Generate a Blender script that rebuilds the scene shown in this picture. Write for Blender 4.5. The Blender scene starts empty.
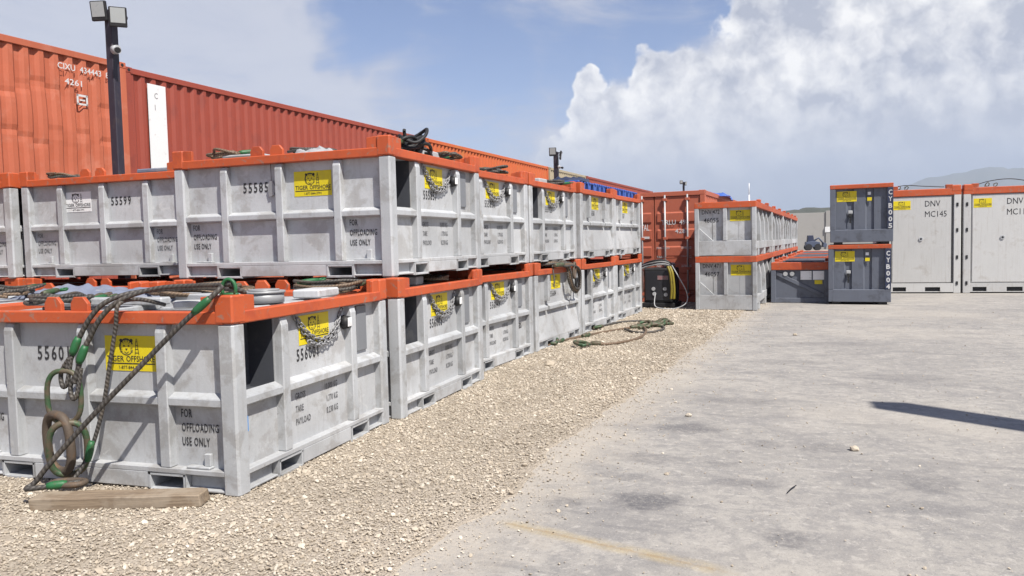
import bpy, bmesh, math, random
import numpy as np
from mathutils import Vector, Matrix, noise as mnoise
R = math.radians
random.seed(7); rng = np.random.default_rng(7)
S = bpy.context.scene
COL = S.collection

# ------------------------------------------------------------------ camera
CAM = Vector((3.29, -4.312, 1.65)); YAW, PITCH, ROLL, FPX = .3052, .0565, -.0234, 779.07
fw = Vector((-math.sin(YAW)*math.cos(PITCH), math.cos(YAW)*math.cos(PITCH), -math.sin(PITCH)))
r0 = Vector((math.cos(YAW), math.sin(YAW), 0)); u0 = r0.cross(fw)
rr = r0*math.cos(ROLL) + u0*math.sin(ROLL); uu = -r0*math.sin(ROLL) + u0*math.cos(ROLL)
cd = bpy.data.cameras.new('camera'); cam = bpy.data.objects.new('camera', cd); COL.objects.link(cam)
M = Matrix((rr, uu, -fw)).transposed().to_4x4(); M.translation = CAM
cam.matrix_world = M
cd.sensor_width = 36; cd.lens = FPX/1024*36; cd.clip_start = .05; cd.clip_end = 20000
S.camera = cam
S.render.resolution_x, S.render.resolution_y = 1024, 576
S.view_settings.view_transform = 'Standard'; S.view_settings.look = 'None'
S.view_settings.exposure = 0.80; S.view_settings.gamma = 1

# ------------------------------------------------------------------ sun and sky
AZ, EL = 125.0, 54.0            # sun azimuth clockwise from +Y, elevation
sd = Vector((math.sin(R(AZ))*math.cos(R(EL)), math.cos(R(AZ))*math.cos(R(EL)), math.sin(R(EL))))
L = bpy.data.lights.new('sun', 'SUN'); L.energy = 5.0; L.angle = R(.53); L.color = (1, .955, .88)
lo = bpy.data.objects.new('sun', L); COL.objects.link(lo)
lo.rotation_euler = sd.to_track_quat('Z', 'Y').to_euler(); lo.location = (10, -10, 30)

W = bpy.data.worlds.new('World'); S.world = W; W.use_nodes = True
nt = W.node_tree; nt.nodes.clear()
W.cycles.sampling_method = 'MANUAL'; W.cycles.sample_map_resolution = 256
class NB:
    """tiny node-graph writer"""
    def __init__(s, tree): s.t = tree
    def n(s, typ, **kw):
        nd = s.t.nodes.new(typ)
        for k, v in kw.items(): setattr(nd, k, v)
        return nd
    def put(s, sock, v):
        if isinstance(v, bpy.types.NodeSocket): s.t.links.new(v, sock)
        else: sock.default_value = v
    def math(s, op, a, b=0.0, c=None, clamp=False):
        nd = s.n('ShaderNodeMath', operation=op, use_clamp=clamp); s.put(nd.inputs[0], a); s.put(nd.inputs[1], b)
        if c is not None: s.put(nd.inputs[2], c)
        return nd.outputs[0]
    def vec(s, op, a, b=None, scale=None):
        nd = s.n('ShaderNodeVectorMath', operation=op); s.put(nd.inputs[0], a)
        if b is not None: s.put(nd.inputs[1], b)
        if scale is not None: s.put(nd.inputs['Scale'], scale)
        return nd.outputs['Value'] if op in ('DOT_PRODUCT', 'LENGTH') else nd.outputs['Vector']
    def noise(s, v, scale, detail=4, rough=.55, col=False, dist=0):
        nd = s.n('ShaderNodeTexNoise'); s.put(nd.inputs['Vector'], v); nd.inputs['Scale'].default_value = scale
        nd.inputs['Detail'].default_value = detail; nd.inputs['Roughness'].default_value = rough
        nd.inputs['Distortion'].default_value = dist
        return nd.outputs['Color'] if col else nd.outputs['Fac']
    def vor(s, v, scale, feature='F1', out='Distance', rnd=1):
        nd = s.n('ShaderNodeTexVoronoi', feature=feature); s.put(nd.inputs['Vector'], v)
        nd.inputs['Scale'].default_value = scale; nd.inputs['Randomness'].default_value = rnd
        return nd.outputs[out]
    def step(s, v, a, b, lo=0., hi=1., smooth=True):
        nd = s.n('ShaderNodeMapRange', interpolation_type='SMOOTHSTEP' if smooth else 'LINEAR')
        s.put(nd.inputs[0], v)
        for i, x in enumerate((a, b, lo, hi)): nd.inputs[i+1].default_value = x
        return nd.outputs[0]
    def mix(s, f, a, b, blend='MIX'):
        nd = s.n('ShaderNodeMix', data_type='RGBA', blend_type=blend); s.put(nd.inputs[0], f)
        for k, v in ((6, a), (7, b)):
            s.put(nd.inputs[k], v if isinstance(v, bpy.types.NodeSocket) else (*v[:3], 1))
        return nd.outputs[2]

def dirv(az, el): return (math.sin(R(az))*math.cos(R(el)), math.cos(R(az))*math.cos(R(el)), math.sin(R(el)))
b = NB(nt)
tc = b.n('ShaderNodeTexCoord').outputs['Generated']
sky = b.n('ShaderNodeTexSky', sky_type='NISHITA', sun_disc=False)
sky.sun_elevation = R(EL); sky.sun_rotation = R(AZ); sky.air_density = 1.0; sky.dust_density = .6; sky.ozone_density = 1.3
sep = b.n('ShaderNodeSeparateXYZ'); b.put(sep.inputs[0], tc); dz = sep.outputs[2]
# warped direction for billowing cumulus outlines
w1 = b.vec('SCALE', b.vec('SUBTRACT', b.noise(tc, 9, 3, .6, True), (.5, .5, .5)), scale=.13)
w2 = b.vec('SCALE', b.vec('SUBTRACT', b.noise(tc, 34, 2, .6, True), (.5, .5, .5)), scale=.035)
dw = b.vec('NORMALIZE', b.vec('ADD', b.vec('ADD', tc, w1), w2))
BL = [(9, 9.3, 11), (.9, 8.4, 8), (-6.2, 7.6, 5.2), (-10.9, 6.2, 3.4), (-11.7, 9.6, 2.3), (-5.4, 11.2, 3), (1.6, 13.2, 4.6), (7, 15.5, 6.2),
      (13.5, 16, 9), (16, 6.2, 8.5), (-2.5, 3.6, 6.8), (7.2, 2.4, 9), (-14.2, 3.8, 2.9), (27, 9, 12), (40, 7, 9), (66, 8, 10), (98, 9, 13), (-80, 8, 11), (-120, 9, 14), (160, 8, 12)]
f = None
for az, el, r in BL:
    c = math.cos(R(r)); d = b.vec('DOT_PRODUCT', dw, dirv(az, el))
    v = b.math('MULTIPLY', b.math('SUBTRACT', d, c), 1/(1-c))
    f = v if f is None else b.math('SMOOTH_MAX', f, v, .25)
edge = b.math('ADD', f, b.math('MULTIPLY', b.math('SUBTRACT', b.noise(tc, 26, 5, .62), .5), 1.1))
cum = b.step(edge, -.10, .22)
# puff relief: the same noise looked up a little towards the sun
def puffs(v): return b.noise(v, 15, 5, .56)
wp = b.vec('ADD', tc, b.vec('SCALE', w2, scale=.6))
pa = puffs(wp); pb = puffs(b.vec('ADD', wp, (.012, -.004, .016)))
lit = b.math('ADD', b.math('MULTIPLY', b.math('SUBTRACT', pa, pb), 3.4), b.step(b.noise(tc, 6.5, 2, .5), .32, .70, .12, .72))
lit = b.math('MULTIPLY', b.math('ADD', lit, b.step(f, .75, .05, 0, .35)), b.step(dz, .05, .20, .22, 1.0), clamp=True)
ccol = b.mix(lit, (.50, .53, .63), (1.20, 1.18, 1.15))
# thin stretched layer cloud
st = b.n('ShaderNodeMapping', vector_type='POINT'); b.put(st.inputs[0], tc); st.inputs['Scale'].default_value = (1, 1, 3.2)
thin = b.math('ADD', b.noise(st.outputs[0], 4.2, 6, .6, dist=.5), 0.035)
gap = None
for az, el, r in [(-20, 12.4, 7.5), (-13, 13, 6.5), (-7.5, 15.2, 6), (-1, 17, 6.5), (-27, 15.5, 4.5), (60, 30, 16), (140, 35, 20), (-90, 30, 18), (-30, 40, 14), (15, 45, 18), (200, 25, 18)]:
    c = math.cos(R(r)); v = b.math('MULTIPLY', b.math('SUBTRACT', b.vec('DOT_PRODUCT', dw, dirv(az, el)), c), 1/(1-c), clamp=True)
    gap = v if gap is None else b.math('MAXIMUM', gap, v)
thin = b.math('SUBTRACT', b.math('ADD', thin, b.step(dz, .24, .55, .26, -.10)), b.math('MULTIPLY', b.math('POWER', gap, .7), .36))
tcov = b.step(thin, .40, .72, .0, .92)
tcol = b.mix(b.step(thin, .5, .85), (.52, .56, .70), (.68, .70, .79))
skyc = b.vec('MULTIPLY', sky.outputs[0], (.108, .110, .134))
c1 = b.mix(tcov, skyc, tcol)
c2 = b.mix(b.math('MULTIPLY', cum, .97), c1, ccol)
c3 = b.mix(b.step(dz, .15, .015, 0, .82), c2, (.27, .345, .49))
bg = b.n('ShaderNodeBackground'); b.put(bg.inputs[0], c3); bg.inputs[1].default_value = .53
out = b.n('ShaderNodeOutputWorld'); nt.links.new(bg.outputs[0], out.inputs[0])

# ------------------------------------------------------------------ materials
KA = .72     # all paints share one scale so that the exposure sits where sunlit and shaded faces part as in the photograph
MATS = {}
def mat(name, col, rough=.6, metal=0., var=.12, col2=None, amt2=0., sc2=6., streak=0., bump=.0, bsc=60., spec=.4, objvar=.06, grain=.06, cut=(.52, .66), world=0., chip=None, rust=0.):
    if name in MATS: return MATS[name]
    m = bpy.data.materials.new(name); m.use_nodes = True; t = m.node_tree; t.nodes.clear(); b = NB(t)
    co = b.n('ShaderNodeTexCoord').outputs['Object']; oi = b.n('ShaderNodeObjectInfo')
    off = b.vec('ADD', co, b.vec('SCALE', (13.1, 7.7, 3.3), scale=oi.outputs['Random']))
    v = b.math('ADD', 1-var, b.math('MULTIPLY', b.noise(off, 2.6, 6, .65), 2*var)); v = b.math('MULTIPLY', v, KA)
    v = b.math('MULTIPLY', v, b.math('ADD', 1-objvar, b.math('MULTIPLY', oi.outputs['Random'], 2*objvar)))
    v = b.math('MULTIPLY', v, b.math('ADD', 1-grain, b.math('MULTIPLY', b.noise(off, 55, 3, .7), 2*grain)))
    if world:
        P = b.n('ShaderNodeNewGeometry').outputs['Position']; v = b.math('MULTIPLY', v, b.step(b.noise(P, .55, 3, .6), .32, .68, 1-world, 1+world*.6))
    c = b.mix(1., (*col,), (1, 1, 1), 'MULTIPLY')
    if col2 and amt2:
        k = b.step(b.noise(off, sc2, 7, .68, dist=.4), cut[0], cut[1], 0, amt2)
        c = b.mix(k, c, col2)
    if streak:
        mp = b.n('ShaderNodeMapping'); b.put(mp.inputs[0], off); mp.inputs['Scale'].default_value = (16, 16, .9)
        k = b.step(b.noise(mp.outputs[0], 1.4, 5, .6), .5, .78, 0, streak)
        c = b.mix(k, c, (col2 or (.2, .17, .14)))
    if rust:
        mr = b.n('ShaderNodeMapping'); b.put(mr.inputs[0], off); mr.inputs['Scale'].default_value = (9, 9, 1.6)
        k = b.math('MULTIPLY', b.step(b.noise(mr.outputs[0], 2.1, 6, .7), .63, .72), b.step(b.noise(off, 1.3, 3, .6), .48, .62)); c = b.mix(b.math('MULTIPLY', k, rust), c, (.26, .155, .085))
        c = b.mix(b.step(b.noise(off, 20, 5, .75), .66, .72, 0, .6), c, (.20, .165, .135)); c = b.mix(b.step(b.noise(off, 8, 6, .7, dist=1.2), .62, .67, 0, .5), c, (.70, .70, .69))
    if chip: c = b.mix(b.step(b.noise(off, 13, 6, .72, dist=.8), .575, .63, 0, .8), c, chip)
    c = b.vec('SCALE', c, scale=v)
    bs = b.n('ShaderNodeBsdfPrincipled'); b.put(bs.inputs['Base Color'], c)
    b.put(bs.inputs['Roughness'], b.math('ADD', rough-.08, b.math('MULTIPLY', b.noise(off, 9, 4, .6), .16)))
    bs.inputs['Metallic'].default_value = metal; bs.inputs['Specular IOR Level'].default_value = spec
    if bump:
        bp = b.n('ShaderNodeBump'); bp.inputs['Strength'].default_value = bump; bp.inputs['Distance'].default_value = .01
        b.put(bp.inputs['Height'], b.noise(off, bsc, 4, .6)); t.links.new(bp.outputs[0], bs.inputs['Normal'])
    o = b.n('ShaderNodeOutputMaterial'); t.links.new(bs.outputs[0], o.inputs[0]); MATS[name] = m
    return m
GALV = mat('galvanised_steel', (.54, .555, .572), .5, .1, .2, (.36, .35, .335), .6, 4.2, .35, .14, 90, grain=.10, world=.16, cut=(.49, .60), rust=.5)
GALV2 = mat('galvanised_panel', (.56, .57, .582), .54, .06, .22, (.38, .365, .35), .6, 3.2, .42, .12, 70, grain=.10, world=.18, cut=(.49, .61), rust=.6)
ORANGE = mat('orange_paint', (.58, .108, .033), .55, 0, .14, (.40, .065, .03), .6, 4, .25, .08, 60, cut=(.5, .68), chip=(.34, .20, .15), world=.08)
DARKREC = mat('dark_recess_grey', (.075, .08, .095), .6, 0, .2, (.16, .16, .16), .4, 6)  # mottled dark grey given to every face of the recess lining
YELLOW = mat('yellow_sign_face', (.85, .68, .015), .45, 0, .05, (.62, .47, .05), .3, 9, grain=.03)
WHITEP = mat('white_sign_face', (.95, .95, .95), .5, 0, .05, (.5, .48, .46), .4, 8)
INK = mat('black_print', (.028, .028, .032), .6, 0, .2, (.25, .24, .23), .45, 30, cut=(.56, .70))
INKF = mat('faded_stencil_print', (.10, .10, .11), .7, 0, .2, (.36, .36, .36), .6, 26, cut=(.50, .66))
INKW = mat('white_print', (.70, .70, .70), .6, 0, .1, (.5, .3, .25), .35, 24)
GREY = mat('dark_grey_paint', (.15, .165, .205), .5, 0, .12, (.07, .07, .08), .5, 4, .2, .05)
NAVY = mat('navy_paint', (.035, .045, .09), .5)
GREEN = mat('green_paint', (.022, .13, .045), .5, 0, .25, (.09, .07, .04), .5, 14)
ROPE = None
RUST = mat('rusty_brown_steel', (.125, .095, .072), .7, .2, .25, (.22, .13, .07), .6, 12, 0, .25, 50)
BLACK = mat('black_rubber', (.018, .018, .02), .6, 0, .2, (.06, .055, .05), .4, 9)
CHAIN = mat('galvanised_chain', (.33, .33, .34), .45, .3, .25)
CLOTH = mat('blue_grey_tarp', (.19, .215, .29), .8, 0, .2, (.33, .33, .34), .5, 5, 0, .4, 25)
BLUE = mat('blue_plastic', (.05, .14, .52), .45, 0, .15, (.1, .2, .5), .4, 6)
PALEW = mat('pale_plastic', (.48, .49, .50), .6, 0, .1, (.4, .4, .4), .4, 6)
POLE = mat('dark_pole_paint', (.035, .03, .045), .5, 0, .2, (.09, .07, .06), .4, 6)
LENS = mat('floodlight_glass', (.42, .44, .44), .3, 0, .08)
YHOSE = mat('yellow_hose', (.27, .215, .02), .55, 0, .2, (.13, .11, .03), .5, 8)
CONT1 = mat('sun_bleached_red_paint', (.50, .130, .064), .65, 0, .14, (.56, .20, .125), .6, 1.6, .22, .06, grain=.04)
CONT2 = mat('rust_red_paint', (.345, .068, .042), .6, 0, .1, (.25, .055, .04), .5, 1.8, .2, .06, grain=.04)
CONT3 = mat('orange_red_paint', (.62, .135, .04), .6, 0, .1, (.50, .20, .05), .55, 1.6, .3, .06, grain=.04)
CONTB = mat('beige_container_paint', (.42, .36, .25), .6, 0, .1, (.3, .25, .18), .5, 2, .2)
CONTD = mat('brown_red_door_paint', (.50, .135, .075), .6, 0, .12, (.32, .09, .06), .5, 3, .25, .06)
MCW = mat('off_white_steel', (.64, .635, .62), .5, 0, .09, (.36, .31, .26), .5, 2.6, .35, .05, grain=.04, cut=(.54, .72))

# wood
def wood():
    m = bpy.data.materials.new('weathered_timber'); m.use_nodes = True; t = m.node_tree; t.nodes.clear(); b = NB(t)
    co = b.n('ShaderNodeTexCoord').outputs['Object']
    mp = b.n('ShaderNodeMapping'); b.put(mp.inputs[0], co); mp.inputs['Scale'].default_value = (1.6, 28, 28)
    g = b.noise(mp.outputs[0], 1.6, 6, .65, dist=.6)
    c = b.mix(b.step(g, .35, .68), (.33, .25, .17), (.17, .12, .08)); c = b.mix(b.step(b.noise(co, 5, 5, .6), .45, .65, 0, .7), c, (.40, .33, .25))
    c = b.vec('SCALE', c, scale=.68); bs = b.n('ShaderNodeBsdfPrincipled'); b.put(bs.inputs['Base Color'], c); bs.inputs['Roughness'].default_value = .85
    bp = b.n('ShaderNodeBump'); bp.inputs['Strength'].default_value = .6; bp.inputs['Distance'].default_value = .006
    b.put(bp.inputs['Height'], g); t.links.new(bp.outputs[0], bs.inputs['Normal'])
    o = b.n('ShaderNodeOutputMaterial'); t.links.new(bs.outputs[0], o.inputs[0]); return m
WOOD = wood()
# wire rope: strands as a slanted wave over the tube's UV
def rope(name, ca, cb):
    m = bpy.data.materials.new(name); m.use_nodes = True; t = m.node_tree; t.nodes.clear(); b = NB(t)
    uv = b.n('ShaderNodeUVMap').outputs[0]; w = b.n('ShaderNodeTexWave', wave_type='BANDS', bands_direction='DIAGONAL'); b.put(w.inputs['Vector'], uv)
    w.inputs['Scale'].default_value = 1.0; w.inputs['Distortion'].default_value = .3
    co = b.n('ShaderNodeTexCoord').outputs['Object']
    c = b.mix(b.math('MULTIPLY', w.outputs['Fac'], .5), ca, cb); c = b.mix(b.step(b.noise(co, 7, 5, .6), .48, .66, 0, .5), c, (.13, .105, .08))
    bs = b.n('ShaderNodeBsdfPrincipled'); b.put(bs.inputs['Base Color'], c); bs.inputs['Roughness'].default_value = .6; bs.inputs['Metallic'].default_value = .2
    bp = b.n('ShaderNodeBump'); bp.inputs['Strength'].default_value = .8; bp.inputs['Distance'].default_value = .004
    b.put(bp.inputs['Height'], w.outputs['Fac']); t.links.new(bp.outputs[0], bs.inputs['Normal'])
    o = b.n('ShaderNodeOutputMaterial'); t.links.new(bs.outputs[0], o.inputs[0]); return m
ROPE = rope('wire_rope', (.042, .038, .034), (.10, .09, .08))
ROPEB = rope('rusty_wire_rope', (.10, .065, .04), (.22, .15, .095))

# ------------------------------------------------------------------ mesh helpers
class MB:
    def __init__(s): s.v, s.f, s.sm, s.uv = [], [], [], []
    def quad(s, *pts, smooth=False):
        i = len(s.v); s.v += [tuple(p) for p in pts]; s.f.append(tuple(range(i, i+len(pts)))); s.sm.append(smooth); s.uv.append(None)
    def box(s, x0, x1, y0, y1, z0, z1):
        x0, x1 = min(x0, x1), max(x0, x1); y0, y1 = min(y0, y1), max(y0, y1)
        i = len(s.v); s.v += [(x, y, z) for z in (z0, z1) for y in (y0, y1) for x in (x0, x1)]
        for q in ((0, 2, 3, 1), (4, 5, 7, 6), (0, 1, 5, 4), (2, 6, 7, 3), (0, 4, 6, 2), (1, 3, 7, 5)):
            s.f.append(tuple(i+k for k in q)); s.sm.append(False); s.uv.append(None)
        return s
    def prism(s, poly, d0, d1, axis):
        """poly of 2-D points, extruded along axis ('x': poly is (y,z); 'y': (x,z); 'z': (x,y))"""
        def P(p, d): return {'x': (d, p[0], p[1]), 'y': (p[0], d, p[1]), 'z': (p[0], p[1], d)}[axis]
        i = len(s.v); n = len(poly); s.v += [P(p, d0) for p in poly] + [P(p, d1) for p in poly]
        s.f += [tuple(range(i+n-1, i-1, -1)), tuple(range(i+n, i+2*n))] + [(i+k, i+(k+1) % n, i+n+(k+1) % n, i+n+k) for k in range(n)]
        s.sm += [False]*(n+2); s.uv += [None]*(n+2); return s
    def tube(s, pts, r, n=8, closed=False, cap=True, ru=None):
        P = [Vector(p) for p in pts]; m = len(P); i0 = len(s.v); T = []
        for k in range(m):
            a = P[k-1] if (k > 0 or closed) else P[k]; c = P[(k+1) % m] if (k < m-1 or closed) else P[k]
            t = (c-a); T.append(t.normalized() if t.length > 1e-9 else Vector((0, 0, 1)))
        N = T[0].orthogonal().normalized(); acc = 0; L = [0]
        for k in range(m):
            if k: N = (N - T[k]*N.dot(T[k])); N = N.normalized() if N.length > 1e-6 else T[k].orthogonal().normalized(); L.append(L[-1]+(P[k]-P[k-1]).length)
            B = T[k].cross(N); rad = r(k/(m-1)) if callable(r) else r
            for j in range(n):
                a = 2*math.pi*j/n; s.v.append(tuple(P[k] + (N*math.cos(a)+B*math.sin(a))*rad))
        r_ = r(0) if callable(r) else r; us = 1/(r_*3.2)
        L.append(L[-1]+(P[0]-P[-1]).length)
        for k in range(m if closed else m-1):
            k2 = (k+1) % m
            for j in range(n):
                j2 = (j+1) % n
                s.f.append((i0+k*n+j, i0+k*n+j2, i0+k2*n+j2, i0+k2*n+j)); s.sm.append(True)
                s.uv.append([(L[k]*us, j/n*1.), (L[k]*us, (j+1)/n*1.), (L[k+1]*us, (j+1)/n*1.), (L[k+1]*us, j/n*1.)])
        if cap and not closed:
            s.f.append(tuple(i0+j for j in range(n-1, -1, -1))); s.f.append(tuple(i0+(m-1)*n+j for j in range(n))); s.sm += [False]*2; s.uv += [None]*2
        return s
    def cyl(s, c, r, h, axis='z', n=20, r2=None):
        c = Vector(c); d = {'x': Vector((1, 0, 0)), 'y': Vector((0, 1, 0)), 'z': Vector((0, 0, 1))}[axis]
        rr_ = r if r2 is None else (lambda t: r+(r2-r)*t)
        return s.tube([c, c+d*h], rr_, n)
    def add(s, o):
        i = len(s.v); s.v += o.v; s.f += [tuple(i+k for k in q) for q in o.f]; s.sm += o.sm; s.uv += o.uv; return s
    def mesh(s, name, m, bevel=0):
        me = bpy.data.meshes.new(name); me.from_pydata(s.v, [], s.f); me.materials.append(m)
        me.polygons.foreach_set('use_smooth', s.sm)
        if any(u is not None for u in s.uv):
            ul = me.uv_layers.new(name='UVMap'); k = 0; dat = []
            for q, u in zip(s.f, s.uv):
                for j in range(len(q)): dat += list(u[j]) if u else [0, 0]
            ul.data.foreach_set('uv', dat)
        if bevel:
            bm = bmesh.new(); bm.from_mesh(me); bmesh.ops.remove_doubles(bm, verts=bm.verts, dist=1e-5)
            bmesh.ops.recalc_face_normals(bm, faces=bm.faces)
            bmesh.ops.bevel(bm, geom=[e for e in bm.edges if len(e.link_faces) == 2 and e.calc_face_angle(0) > .4], offset=bevel, segments=1, affect='EDGES', clamp_overlap=True)
            bm.to_mesh(me); bm.free()
        me.update(); return me
def spline(pts, sub=8, closed=False):
    P = [Vector(p) for p in pts]; n = len(P); o = []
    for i in range(n if closed else n-1):
        if closed: a, b_, c, d = P[i-1], P[i], P[(i+1) % n], P[(i+2) % n]
        else: a, b_, c, d = P[max(i-1, 0)], P[i], P[i+1], P[min(i+2, n-1)]
        for k in range(sub):
            t = k/sub; o.append(.5*((2*b_)+(c-a)*t+(2*a-5*b_+4*c-d)*t*t+(3*b_-a-3*c+d)*t**3))
    if not closed: o.append(P[-1])
    return o
def ob(name, me, parent=None, loc=None, rot=None, kind=None, label=None):
    o = bpy.data.objects.new(name, me); COL.objects.link(o)
    if parent is not None: o.parent = parent
    if loc is not None: o.location = loc
    if rot is not None: o.rotation_euler = rot
    if kind: o['kind'] = kind
    if label: o['label'] = label
    return o
def thing(name, label, cat, loc=(0, 0, 0), rz=0, group=None):
    o = bpy.data.objects.new(name, None); COL.objects.link(o); o.empty_display_size = .2
    o.location = loc; o.rotation_euler = (0, 0, rz); o['label'] = label; o['category'] = cat
    if group: o['group'] = group
    return o
def tag(o, label, cat, group=None):
    o['label'] = label; o['category'] = cat
    if group: o['group'] = group
    return o

_tc = {}
def text_data(s, w=None, h=None, align='l', sx=.8, sp=1.0, bold=0.0):
    """vertices and faces of a line of lettering, fitted to height h (capital height) and optionally width w"""
    key = (s, w, h, align, sx, sp, bold)
    if key in _tc: return _tc[key]
    c = bpy.data.curves.new('lettering', 'FONT'); c.body = s; c.resolution_u = 2; c.size = 1; c.space_character = sp; c.offset = bold
    o = bpy.data.objects.new('lettering', c); me = bpy.data.meshes.new_from_object(o)
    V = np.array([v.co[:2] for v in me.vertices]); F = [tuple(p.vertices) for p in me.polygons]
    bpy.data.objects.remove(o); bpy.data.curves.remove(c); bpy.data.meshes.remove(me)
    lo_, hi = V.min(0), V.max(0); k = h/.73; V = V - np.array([lo_[0], 0]); V[:, 1] *= k; V[:, 0] *= k*sx
    if w: V[:, 0] *= w/V[:, 0].max()
    tw = V[:, 0].max()
    if align == 'c': V[:, 0] -= tw/2
    if align == 'r': V[:, 0] -= tw
    _tc[key] = (V, F); return V, F
def letter(mb, s, x, y, **kw):
    V, F = text_data(s, **kw); i = len(mb.v)
    mb.v += [(a+x, b_+y, 0) for a, b_ in V]; mb.f += [tuple(i+k for k in q) for q in F]; mb.sm += [False]*len(F); mb.uv += [None]*len(F)
    return mb
RF, RR = (R(90), 0, 0), (R(90), 0, R(90))       # lettering facing -Y / facing +X

# ------------------------------------------------------------------ the yellow company sign (board + print), .44 x .25
def emblem(mb, cx, cy, s):
    def poly(pts): mb.quad(*[(cx+x*s, cy+y*s, 0) for x, y in pts])
    def ell(x, y, a, c, n=14): poly([(x+a*math.cos(2*math.pi*k/n), y+c*math.sin(2*math.pi*k/n)) for k in range(n)])
    def arc(x, y, r, t0, t1, w, n=10, k=1.):
        for i in range(n):
            a0, a1 = R(t0+(t1-t0)*i/n), R(t0+(t1-t0)*(i+1)/n)
            poly([(x+r*math.cos(a0), y+r*k*math.sin(a0)), (x+r*math.cos(a1), y+r*k*math.sin(a1)), (x+(r+w)*math.cos(a1), y+(r+w)*k*math.sin(a1)), (x+(r+w)*math.cos(a0), y+(r+w)*k*math.sin(a0))])
    arc(0, 0, .82, 20, 200, .18); arc(0, 0, .86, 205, 335, .10)
    for sx in (-1, 1):
        ell(sx*.72, .74, .22, .2); ell(sx*.32, .12, .13, .09)
        for k in range(3): poly([(sx*.88, -.05-.24*k), (sx*.45, -.13-.18*k), (sx*.84, -.15-.24*k)])
        poly([(sx*.2, .86), (sx*.12, .42), (sx*.32, .80)]); poly([(sx*.52, .70), (sx*.30, .34), (sx*.62, .58)])
    poly([(-.05, .9), (0, .4), (.05, .9)]); poly([(-.18, -.18), (.18, -.18), (.03, -.40), (-.03, -.40)])
    arc(0, -.42, .24, 200, 340, .09)
    # derrick lattice next to the head
    for q in ([(1.15, -.9), (1.36, .95), (1.42, .95), (1.23, -.9)], [(1.75, -.9), (1.52, .95), (1.46, .95), (1.67, -.9)]): poly(q)
    for k in range(4): poly([(1.18+.05*k, -.7+.42*k), (1.70-.05*k, -.7+.42*k), (1.70-.05*k, -.62+.42*k), (1.18+.05*k, -.62+.42*k)])
def sign_print():
    mb = MB(); emblem(mb, -.03, .045, .062)
    letter(mb, 'TIGER', -.205, -.058, h=.042, w=.15, bold=.012); letter(mb, 'OFFSHORE', -.035, -.058, h=.042, w=.245, bold=.012)
    mb.quad((-.205, -.076, 0), (.21, -.076, 0), (.21, -.068, 0), (-.205, -.068, 0))
    letter(mb, '1-877-844-3791', 0, -.111, h=.024, w=.20, align='c', bold=.008)
    return mb.mesh('sign_print', INK)
PRINT = sign_print()
BOARD = MB().box(-.22, .22, -.125, .125, -.003, 0).mesh('sign_board', YELLOW, .001)
BOARDW = MB().box(-.22, .22, -.125, .125, -.003, 0).mesh('sign_board_white', WHITEP, .001)
def sign(parent, loc, rot, white=False, sc=(1, 1, 1), label=None):
    o = ob('company_sign', BOARDW if white else BOARD, parent, loc, rot, label=label or ('white sign with black tiger emblem' if white else 'yellow sign with black tiger emblem')); o.scale = sc
    ob('sign_print', PRINT, o, (0, 0, .0015)); return o

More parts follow.
